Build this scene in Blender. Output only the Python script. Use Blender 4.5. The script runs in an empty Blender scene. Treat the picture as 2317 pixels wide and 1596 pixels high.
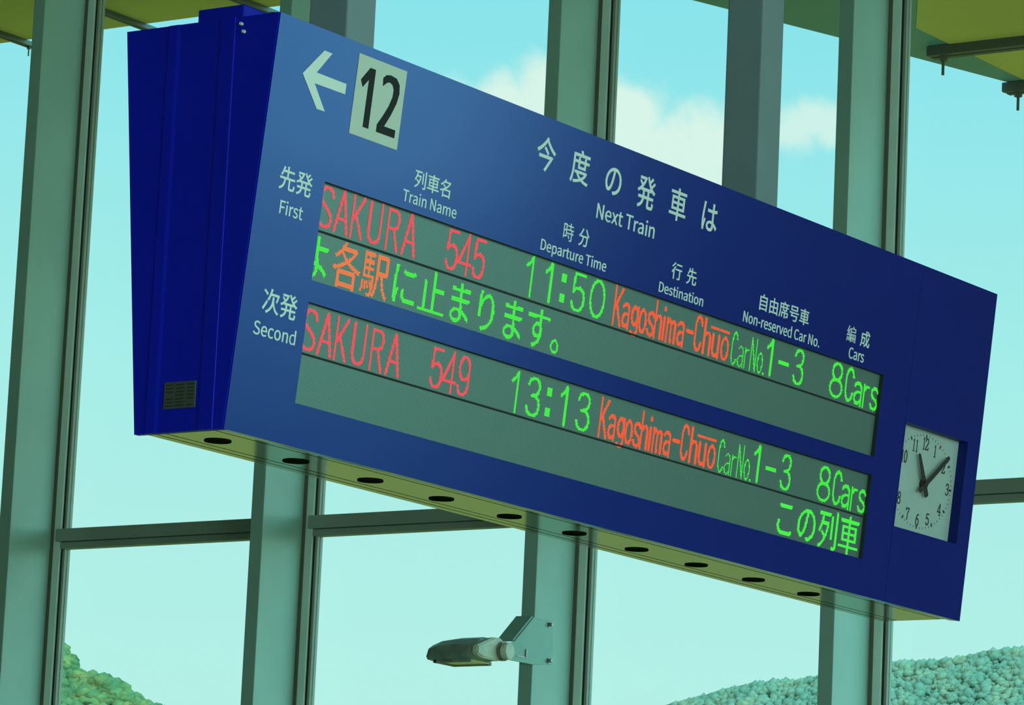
import bpy, bmesh, math, random
from mathutils import Vector, Matrix, noise

random.seed(4)
SC = bpy.context.scene
COL = SC.collection
CAMZ = 1.6                                   # eye height above the hall floor

# ------------------------------------------------------------------ camera
cd = bpy.data.cameras.new('camera')
cam = bpy.data.objects.new('camera', cd)
COL.objects.link(cam)
cd.sensor_width = 36.0
cd.lens = 9952.4 / 2317.0 * 36.0
cd.clip_start = 0.1
cd.clip_end = 8000.0
RGT = Vector((0.5579860, -0.8286150, 0.0452627))
UPV = Vector((-0.1739750, -0.0634744, 0.9827022))
FWD = Vector((0.8114088, 0.5562087, 0.1795761))
m = Matrix((RGT, UPV, -FWD)).transposed().to_4x4()
m.translation = Vector((0, 0, CAMZ))
cam.matrix_world = m
SC.camera = cam

# ------------------------------------------------------------------ exposure
SC.view_settings.view_transform = 'Standard'
SC.view_settings.look = 'None'
SC.view_settings.gamma = 1.0
SC.view_settings.exposure = 0.0
SC.view_settings.use_curve_mapping = False


def lin(r, g, b):
    def f(c):
        c /= 255.0
        return c / 12.92 if c <= 0.04045 else ((c + 0.055) / 1.055) ** 2.4
    return (f(r), f(g), f(b), 1.0)


# ------------------------------------------------------------------ sky
def build_world():
    w = bpy.data.worlds.new('sky')
    SC.world = w
    w.use_nodes = True
    nt = w.node_tree
    N, L = nt.nodes, nt.links
    N.clear()
    out = N.new('ShaderNodeOutputWorld')
    bg = N.new('ShaderNodeBackground')
    L.new(bg.outputs[0], out.inputs[0])
    tc = N.new('ShaderNodeTexCoord')
    nrm = N.new('ShaderNodeVectorMath'); nrm.operation = 'NORMALIZE'
    L.new(tc.outputs['Generated'], nrm.inputs[0])
    d = nrm.outputs[0]
    sep = N.new('ShaderNodeSeparateXYZ')
    L.new(d, sep.inputs[0])
    ramp = N.new('ShaderNodeValToRGB')
    L.new(sep.outputs[2], ramp.inputs[0])
    cr = ramp.color_ramp
    cr.elements[0].position = 0.0
    cr.elements[0].color = SKY[0]
    cr.elements[1].position = 1.0
    cr.elements[1].color = SKY[4]
    for p, c in ((0.11, SKY[1]), (0.17, SKY[2]), (0.26, SKY[3])):
        e = cr.elements.new(p); e.color = c
    # cumulus banks, given by their directions in the sky
    nz = N.new('ShaderNodeTexNoise')
    nz.inputs['Scale'].default_value = 95.0
    nz.inputs['Detail'].default_value = 5.0
    nz.inputs['Roughness'].default_value = 0.55
    L.new(d, nz.inputs['Vector'])
    last = None
    for (c, r, s) in CLOUDS:
        dist = N.new('ShaderNodeVectorMath'); dist.operation = 'DISTANCE'
        L.new(d, dist.inputs[0]); dist.inputs[1].default_value = c
        a = N.new('ShaderNodeMath'); a.operation = 'MULTIPLY_ADD'    # noise wobble of the rim
        L.new(nz.outputs[0], a.inputs[0]); a.inputs[1].default_value = r * 1.3
        L.new(dist.outputs['Value'], a.inputs[2])
        mr = N.new('ShaderNodeMapRange'); mr.interpolation_type = 'SMOOTHSTEP'
        L.new(a.outputs[0], mr.inputs[0])
        mr.inputs[1].default_value = r * 1.15
        mr.inputs[2].default_value = r * 1.95
        mr.inputs[3].default_value = s
        mr.inputs[4].default_value = 0.0
        if last is None:
            last = mr.outputs[0]
        else:
            mx = N.new('ShaderNodeMath'); mx.operation = 'MAXIMUM'
            L.new(last, mx.inputs[0]); L.new(mr.outputs[0], mx.inputs[1])
            last = mx.outputs[0]
    mix = N.new('ShaderNodeMix'); mix.data_type = 'RGBA'
    L.new(last, mix.inputs[0])
    L.new(ramp.outputs[0], mix.inputs[6])
    mix.inputs[7].default_value = CLOUD_COL
    # broad glow added to light the hall from the right and behind the viewer
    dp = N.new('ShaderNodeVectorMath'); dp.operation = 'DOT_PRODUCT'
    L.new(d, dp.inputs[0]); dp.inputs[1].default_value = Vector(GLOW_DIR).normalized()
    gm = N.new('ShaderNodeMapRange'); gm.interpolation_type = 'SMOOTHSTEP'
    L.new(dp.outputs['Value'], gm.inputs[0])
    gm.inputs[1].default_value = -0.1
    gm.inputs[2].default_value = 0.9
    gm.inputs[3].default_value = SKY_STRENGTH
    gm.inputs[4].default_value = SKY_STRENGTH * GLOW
    L.new(mix.outputs[2], bg.inputs[0])
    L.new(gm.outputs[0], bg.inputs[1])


SKY_STRENGTH = 1.06
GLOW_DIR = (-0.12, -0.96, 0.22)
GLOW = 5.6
SKY = [lin(196, 240, 228), lin(184, 240, 232), lin(172, 238, 233), lin(140, 228, 237), lin(96, 200, 226)]
CLOUD_COL = lin(222, 245, 234)
CLOUDS = [((0.83715, 0.49441, 0.23390), 0.0050, 0.80),
          ((0.79362, 0.56263, 0.23156), 0.00804, 0.90),
          ((0.79936, 0.55332, 0.23422), 0.00804, 1.00),
          ((0.80438, 0.54475, 0.23710), 0.00955, 1.00),
          ((0.80632, 0.54665, 0.22586), 0.01306, 1.00),
          ((0.81097, 0.53791, 0.23018), 0.01206, 1.00),
          ((0.81551, 0.52964, 0.23329), 0.00854, 1.00),
          ((0.81734, 0.53095, 0.22372), 0.01306, 1.00),
          ((0.82236, 0.52234, 0.22557), 0.00955, 1.00),
          ((0.82667, 0.51449, 0.22784), 0.00904, 1.00),
          ((0.82625, 0.51966, 0.21741), 0.01206, 1.00),
          ((0.83028, 0.50742, 0.23055), 0.00603, 0.70),
          ((0.83567, 0.49788, 0.23187), 0.00553, 0.80),
          ((0.83951, 0.49090, 0.23288), 0.00502, 0.80)]
build_world()

# the sun stands high behind the station roof and lights the hills
sd = bpy.data.lights.new('sun', 'SUN')
sd.energy = 2.2
sd.angle = 0.7          # veiled by thin haze
sd.color = (1.0, 0.95, 0.78)
sun = bpy.data.objects.new('sun', sd)
COL.objects.link(sun)
sun.location = (-20, -20, 40)
sun.rotation_euler = Vector((-0.62, -0.25, 0.74)).to_track_quat('Z', 'Y').to_euler()


# ------------------------------------------------------------------ helpers
def put(name, mesh, mat=None, parent=None, **props):
    o = bpy.data.objects.new(name, mesh)
    COL.objects.link(o)
    if mat is not None:
        for q in (mat if isinstance(mat, (list, tuple)) else [mat]):
            mesh.materials.append(q)
    if parent is not None:
        o.parent = parent
        o.matrix_parent_inverse = parent.matrix_world.inverted()
    for k, v in props.items():
        o[k] = v
    return o


def bm_put(name, bm, mat=None, parent=None, smooth=False, **props):
    bmesh.ops.recalc_face_normals(bm, faces=bm.faces)
    me = bpy.data.meshes.new(name)
    bm.to_mesh(me)
    bm.free()
    if smooth:
        for f in me.polygons:
            f.use_smooth = True
    return put(name, me, mat, parent, **props)


def empty(name, loc, **props):
    o = bpy.data.objects.new(name, None)
    COL.objects.link(o)
    o.empty_display_size = 0.2
    o.location = loc
    o.matrix_world = Matrix.Translation(loc)
    for k, v in props.items():
        o[k] = v
    return o


def box(bm, x0, x1, y0, y1, z0, z1, bevel=0.0):
    v = [bm.verts.new((x, y, z)) for x in (x0, x1) for y in (y0, y1) for z in (z0, z1)]
    fs = [bm.faces.new([v[i] for i in q]) for q in
          ((0, 1, 3, 2), (4, 6, 7, 5), (0, 4, 5, 1), (2, 3, 7, 6), (0, 2, 6, 4), (1, 5, 7, 3))]
    if bevel > 0:
        es = {e for f in fs for e in f.edges}
        bmesh.ops.bevel(bm, geom=list(es), offset=bevel, segments=2, affect='EDGES', profile=0.6)


def boxobj(name, x0, x1, y0, y1, z0, z1, mat, parent=None, bevel=0.0, **props):
    bm = bmesh.new()
    box(bm, x0, x1, y0, y1, z0, z1, bevel)
    return bm_put(name, bm, mat, parent, **props)


def prism(bm, pts, off):
    """closed solid: polygon pts (3D) swept by the vector off"""
    a = [bm.verts.new(p) for p in pts]
    b = [bm.verts.new(Vector(p) + Vector(off)) for p in pts]
    n = len(a)
    bm.faces.new(a)
    bm.faces.new(b[::-1])
    for i in range(n):
        bm.faces.new((a[i], b[i], b[(i + 1) % n], a[(i + 1) % n]))


def tube(bm, p, q, r, seg=12):
    p, q = Vector(p), Vector(q)
    ax = (q - p).normalized()
    t = ax.orthogonal().normalized()
    s = ax.cross(t)
    ra = [bm.verts.new(p + r * (math.cos(k) * t + math.sin(k) * s)) for k in [2 * math.pi * i / seg for i in range(seg)]]
    rb = [bm.verts.new(q + r * (math.cos(k) * t + math.sin(k) * s)) for k in [2 * math.pi * i / seg for i in range(seg)]]
    for i in range(seg):
        bm.faces.new((ra[i], ra[(i + 1) % seg], rb[(i + 1) % seg], rb[i]))
    bm.faces.new(ra[::-1])
    bm.faces.new(rb)


# ------------------------------------------------------------------ materials
def mat(name, col, rough=0.5, metal=0.0, spec=0.5, var=0.0, vscale=6.0, emit=None, estr=1.0, bump=0.0, bscale=80.0, coat=0.0, tint=None):
    M = bpy.data.materials.new(name)
    M.use_nodes = True
    nt = M.node_tree
    b = nt.nodes['Principled BSDF']
    b.inputs['Roughness'].default_value = rough
    b.inputs['Metallic'].default_value = metal
    b.inputs['Specular IOR Level'].default_value = spec
    b.inputs['Coat Weight'].default_value = coat
    if tint:
        b.inputs['Specular Tint'].default_value = tint
    b.inputs['Coat Roughness'].default_value = 0.12
    b.inputs['Base Color'].default_value = col
    tc = nt.nodes.new('ShaderNodeTexCoord')
    if var > 0:
        nz = nt.nodes.new('ShaderNodeTexNoise')
        nz.inputs['Scale'].default_value = vscale
        nz.inputs['Detail'].default_value = 6
        nt.links.new(tc.outputs['Object'], nz.inputs['Vector'])
        mr = nt.nodes.new('ShaderNodeMapRange')
        nt.links.new(nz.outputs[0], mr.inputs[0])
        mr.inputs[1].default_value = 0.3
        mr.inputs[2].default_value = 0.7
        mr.inputs[3].default_value = 1 - var
        mr.inputs[4].default_value = 1 + var
        mx = nt.nodes.new('ShaderNodeVectorMath'); mx.operation = 'SCALE'
        mx.inputs[0].default_value = col[:3]
        nt.links.new(mr.outputs[0], mx.inputs['Scale'])
        nt.links.new(mx.outputs[0], b.inputs['Base Color'])
    if bump > 0:
        nb = nt.nodes.new('ShaderNodeTexNoise')
        nb.inputs['Scale'].default_value = bscale
        nb.inputs['Detail'].default_value = 4
        nt.links.new(tc.outputs['Object'], nb.inputs['Vector'])
        bp = nt.nodes.new('ShaderNodeBump')
        bp.inputs['Strength'].default_value = bump
        bp.inputs['Distance'].default_value = 0.01
        nt.links.new(nb.outputs[0], bp.inputs['Height'])
        nt.links.new(bp.outputs[0], b.inputs['Normal'])
    if emit is not None:
        b.inputs['Emission Color'].default_value = emit
        b.inputs['Emission Strength'].default_value = estr
    return M


def glass_mat():
    M = bpy.data.materials.new('tinted_window_glass')
    M.use_nodes = True
    nt = M.node_tree
    nt.nodes.clear()
    out = nt.nodes.new('ShaderNodeOutputMaterial')
    tr = nt.nodes.new('ShaderNodeBsdfTransparent')
    tr.inputs[0].default_value = (0.955, 0.985, 0.98, 1)
    gl = nt.nodes.new('ShaderNodeBsdfGlossy')
    gl.inputs['Roughness'].default_value = 0.02
    mx = nt.nodes.new('ShaderNodeMixShader')
    lw = nt.nodes.new('ShaderNodeLayerWeight')
    lw.inputs[0].default_value = 0.5
    p5 = nt.nodes.new('ShaderNodeMath'); p5.operation = 'POWER'
    nt.links.new(lw.outputs['Facing'], p5.inputs[0]); p5.inputs[1].default_value = 5.0
    sch = nt.nodes.new('ShaderNodeMath'); sch.operation = 'MULTIPLY_ADD'
    nt.links.new(p5.outputs[0], sch.inputs[0]); sch.inputs[1].default_value = 0.9; sch.inputs[2].default_value = 0.018
    nt.links.new(sch.outputs[0], mx.inputs[0])
    nt.links.new(tr.outputs[0], mx.inputs[1])
    nt.links.new(gl.outputs[0], mx.inputs[2])
    nt.links.new(mx.outputs[0], out.inputs[0])
    return M


def led_mat(pitch):
    """matte mesh of unlit diodes: thin dark gaps between the rows of dots"""
    M = mat('led_matrix', (0.155, 0.215, 0.19, 1), rough=0.30, spec=1.0, tint=(0.5, 1.0, 0.9, 1))
    nt = M.node_tree
    b = nt.nodes['Principled BSDF']
    uvn = nt.nodes.new('ShaderNodeUVMap')
    sep = nt.nodes.new('ShaderNodeSeparateXYZ')
    nt.links.new(uvn.outputs[0], sep.inputs[0])
    fr = nt.nodes.new('ShaderNodeMath'); fr.operation = 'FRACT'
    nt.links.new(sep.outputs[1], fr.inputs[0])
    gt = nt.nodes.new('ShaderNodeMath'); gt.operation = 'GREATER_THAN'
    nt.links.new(fr.outputs[0], gt.inputs[0]); gt.inputs[1].default_value = 0.66
    mx = nt.nodes.new('ShaderNodeMix'); mx.data_type = 'RGBA'
    nt.links.new(gt.outputs[0], mx.inputs[0])
    mx.inputs[6].default_value = (0.175, 0.245, 0.215, 1)
    mx.inputs[7].default_value = (0.075, 0.11, 0.10, 1)
    nt.links.new(mx.outputs[2], b.inputs['Base Color'])
    return M


BLUE = mat('blue_enamel', (0.009, 0.012, 0.24, 1), rough=0.19, spec=1.0, var=0.06, vscale=3.0, tint=(0.09, 0.42, 1.0, 1))
BLUE_SIDE = mat('blue_painted_sheet', (0.005, 0.013, 0.55, 1), rough=0.45, spec=0.2, var=0.05, vscale=3.0)
BLUE_SHADE = mat('blue_reveal_shade', (0.004, 0.009, 0.13, 1), rough=0.5, spec=0.2)  # darker copy of the blue, shade painted into the clock recess
WHITE = mat('white_vinyl', (0.90, 0.94, 0.86, 1), rough=0.35, spec=0.6)
BLACK = mat('black_vinyl', (0.02, 0.022, 0.02, 1), rough=0.5, spec=0.2)

PLATE_WHITE = mat('white_acrylic', (0.70, 0.74, 0.62, 1), rough=0.4)
DIAL = mat('clock_dial', (0.54, 0.62, 0.57, 1), rough=0.45, var=0.04, vscale=20)
INK = mat('dark_ink', (0.035, 0.04, 0.035, 1), rough=0.5)
REDINK = mat('red_ink', (0.35, 0.03, 0.03, 1), rough=0.5)
HAND = mat('dark_clock_hand', (0.045, 0.022, 0.02, 1), rough=0.4)
MIRROR = mat('polished_steel_soffit', (0.31, 0.215, 0.030, 1), rough=0.05, metal=1.0, var=0.05, vscale=2.0)
DARK = mat('dark_recess', (0.022, 0.024, 0.012, 1), rough=1.0, spec=0.0)
STEEL = mat('teal_grey_painted_steel', (0.38, 0.56, 0.49, 1), rough=0.42, spec=0.4, var=0.10, vscale=1.6)
FRAME = mat('aluminium_window_frame', (0.80, 0.88, 0.78, 1), rough=0.4, spec=0.5, var=0.05)
GAP = mat('brown_joint', (0.18, 0.165, 0.12, 1), rough=0.7, spec=0.2)
RUBBER = mat('black_gasket', (0.03, 0.035, 0.03, 1), rough=0.7, spec=0.2)
TRANSOM = mat('grey_transom', (0.33, 0.35, 0.29, 1), rough=0.5, var=0.08, vscale=3)
POST = mat('grey_steel_post', (0.25, 0.32, 0.33, 1), rough=0.4, spec=0.4, var=0.06)
GLASS = glass_mat()
FLOOR = mat('hall_floor_stone', (0.42, 0.40, 0.24, 1), rough=0.35, var=0.1, vscale=1.0)
CEIL = mat('hall_ceiling', (0.45, 0.47, 0.42, 1), rough=0.8)
WALL = mat('grey_wall', (0.40, 0.36, 0.30, 1), rough=0.8, var=0.05)
SOFFIT = mat('yellow_canopy_soffit', (0.60, 0.50, 0.09, 1), rough=0.7, var=0.14, vscale=0.8)
GUTTER = mat('teal_gutter', (0.13, 0.28, 0.22, 1), rough=0.55, var=0.15, vscale=0.8)
RAIL = mat('brown_rail', (0.075, 0.075, 0.05, 1), rough=0.55)
GROUND = mat('olive_ground', (0.22, 0.155, 0.022, 1), rough=0.9, var=0.25, vscale=0.02)
RED_LED = mat('red_diode', (0.2, 0.02, 0.02, 1), emit=(1.0, 0.045, 0.075, 1), estr=1.25)
VERM_LED = mat('vermilion_diode', (0.2, 0.03, 0.01, 1), emit=(1.0, 0.070, 0.012, 1), estr=1.35)
ORANGE_LED = mat('orange_diode', (0.2, 0.06, 0.02, 1), emit=(1.0, 0.17, 0.035, 1), estr=1.2)
GREEN_LED = mat('green_diode', (0.03, 0.2, 0.02, 1), emit=(0.055, 1.0, 0.035, 1), estr=1.15)
LAMP_WHITE = mat('cream_lamp_casting', (0.80, 0.80, 0.66, 1), rough=0.5, var=0.15, vscale=20)
LAMP_GREY = mat('weathered_lamp_hood', (0.30, 0.34, 0.29, 1), rough=0.4, var=0.3, vscale=15)
LAMP_GLASS = mat('yellowed_lamp_glass', (0.60, 0.55, 0.12, 1), rough=0.2)
BRACKET = mat('painted_bracket', (0.28, 0.48, 0.42, 1), rough=0.45, var=0.06)
BOLT = mat('rusty_bolt', (0.30, 0.26, 0.23, 1), rough=0.35, metal=0.7, var=0.3, vscale=60)
NAMEPLATE = mat('grey_nameplate', (0.12, 0.13, 0.11, 1), rough=0.4, metal=0.3)

# outlines of the printed characters (thousandths of an em)
GLYPHS = {
    '-': (347, [[46,245,302,245,302,315,46,315]]),
    '.': (278, [[139,-13,172,-4,196,20,205,56,196,93,172,117,139,126,105,117,82,93,73,56,82,20,105,-4]]),
    'C': (638, [[377,-13,444,-6,503,14,556,47,602,92,551,151,514,116,475,90,430,74,381,68,315,77,260,105,214,149,181,209,160,282,153,369,161,454,182,527,217,586,263,629,319,656,384,665,442,656,492,632,534,596,584,656,547,690,501,719,446,739,383,746,294,734,216,700,151,645,101,570,69,476,58,366,69,255,100,162,149,87,213,32,290,-1]]),
    'D': (688, [[101,0,288,0,390,11,475,44,541,97,590,170,619,261,629,369,619,477,590,567,541,639,473,691,388,722,284,733,101,733],[193,76,193,658,276,658,355,650,420,624,470,583,506,527,527,455,534,369,527,283,506,211,470,153,420,111,355,85,276,76]]),
    'F': (552, [[101,0,193,0,193,329,473,329,473,407,193,407,193,655,523,655,523,733,101,733]]),
    'N': (723, [[101,0,188,0,188,385,186,462,182,539,177,614,181,614,260,463,527,0,622,0,622,733,534,733,534,352,536,274,541,196,547,120,542,120,463,271,195,733,101,733]]),
    'S': (596, [[304,-13,376,-6,437,15,486,48,522,90,545,139,553,195,541,266,509,320,461,360,402,391,298,436,255,455,216,479,187,513,176,559,186,603,213,636,257,658,313,665,377,657,432,633,480,597,528,656,485,692,434,721,376,739,313,746,250,739,194,721,148,691,112,653,90,606,82,552,96,482,131,429,179,391,231,364,336,318,385,295,424,269,450,235,459,187,449,138,418,101,370,77,305,68,249,74,195,93,146,122,103,159,48,95,100,50,161,16,229,-5]]),
    'T': (599, [[253,0,346,0,346,655,568,655,568,733,31,733,31,655,253,655]]),
    'a': (563, [[217,-13,282,-2,342,26,397,65,400,65,408,0,483,0,483,334,478,397,464,452,439,496,403,529,355,550,295,557,212,546,139,519,82,486,117,423,164,451,219,472,280,481,335,469,369,439,387,395,392,344,287,328,203,306,139,277,94,240,68,195,59,141,71,76,104,27,154,-3],[243,61,205,66,175,81,154,107,147,147,160,195,201,233,277,263,392,283,392,132,341,93,293,69]]),
    'c': (510, [[306,-13,370,-5,429,19,482,55,442,117,405,90,362,70,314,63,246,78,192,120,158,186,146,271,159,356,194,422,249,465,317,480,357,474,393,458,425,433,471,493,429,525,377,548,313,557,245,548,183,523,130,482,89,426,62,355,52,271,61,187,86,117,125,61,176,21,237,-4]]),
    'd': (620, [[277,-13,339,-2,395,25,442,64,445,64,453,0,528,0,528,796,436,796,436,587,441,494,394,528,345,549,288,557,228,548,172,522,124,480,86,423,62,353,53,271,60,187,81,117,114,61,158,20,213,-5],[297,64,233,78,186,119,157,184,147,272,159,357,193,422,243,465,304,480,348,474,392,456,436,423,436,138,391,97,345,72]]),
    'e': (554, [[312,-13,380,-6,439,14,490,42,458,103,416,80,372,65,322,60,251,73,196,111,158,171,142,250,508,250,512,302,506,375,487,437,456,488,413,525,359,549,295,557,234,548,177,522,127,480,87,424,61,354,52,271,61,188,87,118,128,62,180,21,242,-4],[141,315,159,387,194,440,242,473,297,484,354,473,396,441,423,388,432,315]]),
    'i': (275, [[92,0,184,0,184,543,92,543],[138,655,170,663,191,684,199,716,191,747,170,767,138,775,106,767,86,747,78,716,86,684,106,663]]),
    'm': (926, [[92,0,184,0,184,394,232,440,277,468,320,477,365,469,396,443,415,398,421,332,421,0,512,0,512,394,561,440,606,468,649,477,694,469,725,443,744,398,750,332,750,0,841,0,841,344,837,408,823,461,801,502,769,532,728,551,677,557,629,549,583,528,540,495,497,453,476,496,445,529,403,550,347,557,300,550,256,530,216,500,178,464,176,464,167,543,92,543]]),
    'n': (610, [[92,0,184,0,184,394,234,440,281,468,332,477,378,469,410,443,429,398,435,332,435,0,526,0,526,344,522,408,508,461,486,502,454,532,412,551,360,557,308,550,260,530,218,500,178,464,176,464,167,543,92,543]]),
    'o': (606, [[303,-13,368,-4,427,21,478,61,518,117,545,187,554,271,545,355,518,426,478,482,427,523,368,548,303,557,238,548,179,523,128,482,88,426,61,355,52,271,61,187,88,117,128,61,179,21,238,-4],[303,63,239,78,189,120,157,186,146,271,157,356,189,422,239,465,303,480,367,465,417,422,450,356,461,271,450,186,417,120,367,78]]),
    'p': (620, [[92,-229,184,-229,184,-45,181,50,231,15,281,-6,331,-13,392,-4,447,22,495,64,533,121,558,194,567,280,561,359,542,426,511,481,469,523,416,548,351,557,289,546,231,518,178,480,176,480,167,543,92,543],[316,64,276,69,232,87,184,120,184,406,234,447,282,471,328,480,375,474,412,455,439,425,458,385,469,336,472,279,460,189,428,121,378,79]]),
    'r': (388, [[92,0,184,0,184,349,214,407,249,446,285,468,320,475,340,474,356,471,373,466,390,545,373,552,354,556,332,557,288,549,247,526,210,491,178,444,176,444,167,543,92,543]]),
    's': (468, [[234,-13,293,-7,342,9,380,34,408,67,425,106,431,148,416,213,378,258,325,289,266,313,222,330,185,349,159,374,149,407,155,437,174,463,205,480,250,486,295,480,335,462,373,438,417,495,370,526,313,548,249,557,170,545,111,512,74,463,62,403,76,343,112,300,163,269,220,246,265,228,304,207,333,179,344,143,337,110,317,83,284,65,237,58,177,66,125,89,76,123,32,62,90,23,159,-3]]),
    't': (377, [[262,-13,296,-10,331,-3,363,7,345,76,325,69,304,63,283,61,243,68,217,88,203,121,199,165,199,469,347,469,347,543,199,543,199,696,123,696,113,543,27,538,27,469,108,469,108,168,111,117,122,73,142,37,171,10,211,-7]]),
    'u': (607, [[251,-13,303,-6,349,14,391,45,430,85,433,85,440,0,516,0,516,543,425,543,425,158,376,106,329,76,278,66,232,74,200,100,182,145,176,210,176,543,84,543,84,199,88,135,102,82,124,41,157,11,199,-7]]),
    'v': (521, [[209,0,316,0,508,543,418,543,315,234,265,74,260,74,210,234,108,543,13,543]]),
    'x': (498, [[15,0,111,0,184,127,239,224,244,224,303,127,383,0,483,0,304,274,469,543,374,543,307,424,259,333,254,333,201,424,128,543,29,543,194,283]]),
    'の': (1000, [[476,642,462,550,443,458,420,372,381,264,343,191,305,149,269,136,234,147,201,180,176,236,166,318,176,388,204,457,249,522,310,578,386,619],[559,644,638,628,704,595,756,549,795,492,818,426,826,353,816,273,789,205,747,150,695,107,635,76,572,56,486,43,533,-31,643,-7,736,35,809,92,863,165,897,251,908,350,896,448,861,536,804,610,728,668,635,705,525,718,408,703,303,661,215,596,147,513,103,416,88,311,95,234,114,168,144,116,180,77,222,52,266,44,333,64,394,122,450,220,499,355,524,450,544,548]]),
    'は': (1000, [[255,764,167,771,161,700,143,587,124,435,115,279,120,153,134,46,153,-37,223,-32,221,3,225,48,243,112,269,191,296,269,255,301,198,154,192,201,189,247,188,293,197,427,216,575,238,696],[676,185,677,150,672,105,654,71,620,49,568,41,519,46,480,61,455,86,446,120,455,153,482,179,522,195,574,201,609,199,643,194],[749,770,659,770,663,709,663,585,569,583,399,591,399,516,567,509,663,511,673,254,643,259,612,262,580,263,493,251,428,219,388,171,374,112,388,52,428,7,493,-21,582,-31,642,-25,687,-7,719,19,740,52,752,90,755,130,755,151,806,118,856,80,906,35,950,102,894,149,828,194,752,231,747,320,743,416,740,516,913,535,913,612,858,603,800,595,740,589,743,710]]),
    '今': (1000, [[390,533,460,478,528,419,580,367,635,420,580,470,511,527,441,579],[161,348,161,272,722,272,641,170,551,58,461,-48,538,-83,650,55,762,197,859,324,801,352,787,348],[495,847,406,736,295,634,169,546,35,475,57,454,77,431,92,408,205,472,314,549,414,635,503,729,593,637,696,550,803,474,906,415,923,438,944,462,965,482,854,539,741,613,636,697,548,786,567,813]]),
    '先': (1000, [[462,840,462,684,285,684,322,801,246,817,213,705,164,592,102,494,167,459,200,505,229,556,256,612,462,612,462,410,61,410,61,337,322,337,311,258,290,185,258,120,209,64,140,16,47,-22,65,-41,83,-64,95,-85,195,-40,271,16,325,82,362,158,386,243,400,337,591,337,591,43,596,-9,613,-42,648,-59,703,-64,844,-64,894,-56,926,-25,945,33,954,127,930,135,905,146,885,158,881,80,874,34,860,13,838,8,711,8,682,10,669,21,666,43,666,337,940,337,940,410,538,410,538,612,868,612,868,684,538,684,538,840]]),
    '分': (1000, [[673,822,604,794,665,682,739,572,819,473,900,393,918,415,940,437,961,456,881,527,801,618,730,719],[324,820,273,708,207,606,130,516,44,442,108,384,187,457,187,388,380,388,365,304,341,224,303,150,247,83,169,26,65,-19,82,-38,99,-62,111,-83,223,-30,309,36,370,113,413,198,442,291,459,388,731,388,719,186,702,67,680,14,669,6,655,3,637,2,602,2,550,4,487,8,499,-16,508,-42,512,-67,573,-70,628,-71,670,-69,700,-64,726,-53,748,-34,777,34,796,179,811,426,812,462,192,462,273,561,345,674,404,798]]),
    '列': (1000, [[642,724,642,164,716,164,716,724],[848,835,848,17,846,5,839,-2,826,-4,703,-3,713,-27,722,-53,728,-76,796,-75,846,-71,882,-63,906,-47,920,-21,924,18,924,835],[181,302,234,263,288,221,333,181,279,114,218,58,151,13,79,-22,96,-41,112,-64,124,-85,225,-29,315,45,393,139,458,254,507,391,541,552,495,566,482,563,257,563,299,714,571,714,571,786,61,786,61,714,224,714,194,602,155,497,109,404,53,326,111,276,156,340,196,413,232,494,459,494,437,404,408,321,373,247,328,284,276,322,224,357]]),
    '号': (1000, [[260,732,736,732,736,596,260,596],[185,799,185,530,815,530,815,799],[63,440,63,371,269,371,203,191,727,191,708,94,687,31,663,-1,651,-7,635,-9,615,-10,574,-9,513,-7,444,-2,457,-25,465,-50,470,-74,639,-77,674,-74,702,-66,726,-50,759,-2,787,86,812,225,816,259,315,259,352,371,933,371,933,440]]),
    '名': (1000, [[263,529,316,490,369,448,417,406,297,350,172,305,47,273,62,252,76,227,86,204,141,218,197,234,252,253,252,-79,327,-79,327,-27,773,-27,773,-79,849,-79,849,340,451,340,571,413,679,500,771,600,844,713,794,744,781,740,427,740,492,826,406,843,352,769,277,694,183,622,69,559,88,542,107,521,122,501,212,553,291,610,361,671,733,671,665,587,582,512,487,445,435,488,377,532,321,572],[773,42,327,42,327,271,773,271]]),
    '席': (1000, [[280,250,280,-37,353,-37,353,184,543,184,543,-82,617,-82,617,184,815,184,815,44,814,35,809,31,798,29,685,30,706,-35,770,-35,819,-32,853,-25,875,-11,886,11,889,43,889,250,617,250,617,328,780,328,780,489,944,489,944,552,780,552,780,641,707,641,707,552,448,552,448,641,378,641,378,552,226,552,226,489,378,489,378,328,543,328,543,250],[707,489,707,390,448,390,448,489],[467,826,510,739,121,739,121,450,119,332,107,203,80,75,31,-42,52,-53,75,-68,93,-83,145,42,176,182,190,323,193,450,193,671,952,671,952,739,596,739,580,774,561,812,540,847]]),
    '度': (1000, [[386,644,386,557,225,557,225,495,386,495,386,329,775,329,775,495,937,495,937,557,775,557,775,644,701,644,701,557,458,557,458,644],[701,495,701,389,458,389,458,495],[757,203,707,155,647,113,579,78,512,114,455,156,408,203],[239,265,239,203,369,203,335,189,381,136,435,89,497,47,400,21,297,2,192,-10,204,-30,214,-53,222,-74,346,-56,464,-30,576,7,681,-32,795,-61,918,-80,930,-58,945,-35,962,-15,855,-2,753,19,660,46,723,85,779,130,828,183,867,243,820,268,807,265],[473,827,513,741,126,741,126,468,124,346,112,212,85,77,37,-46,59,-55,84,-67,104,-80,155,50,184,194,198,338,201,469,201,670,948,670,948,741,598,741,584,775,566,811,548,845]]),
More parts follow.
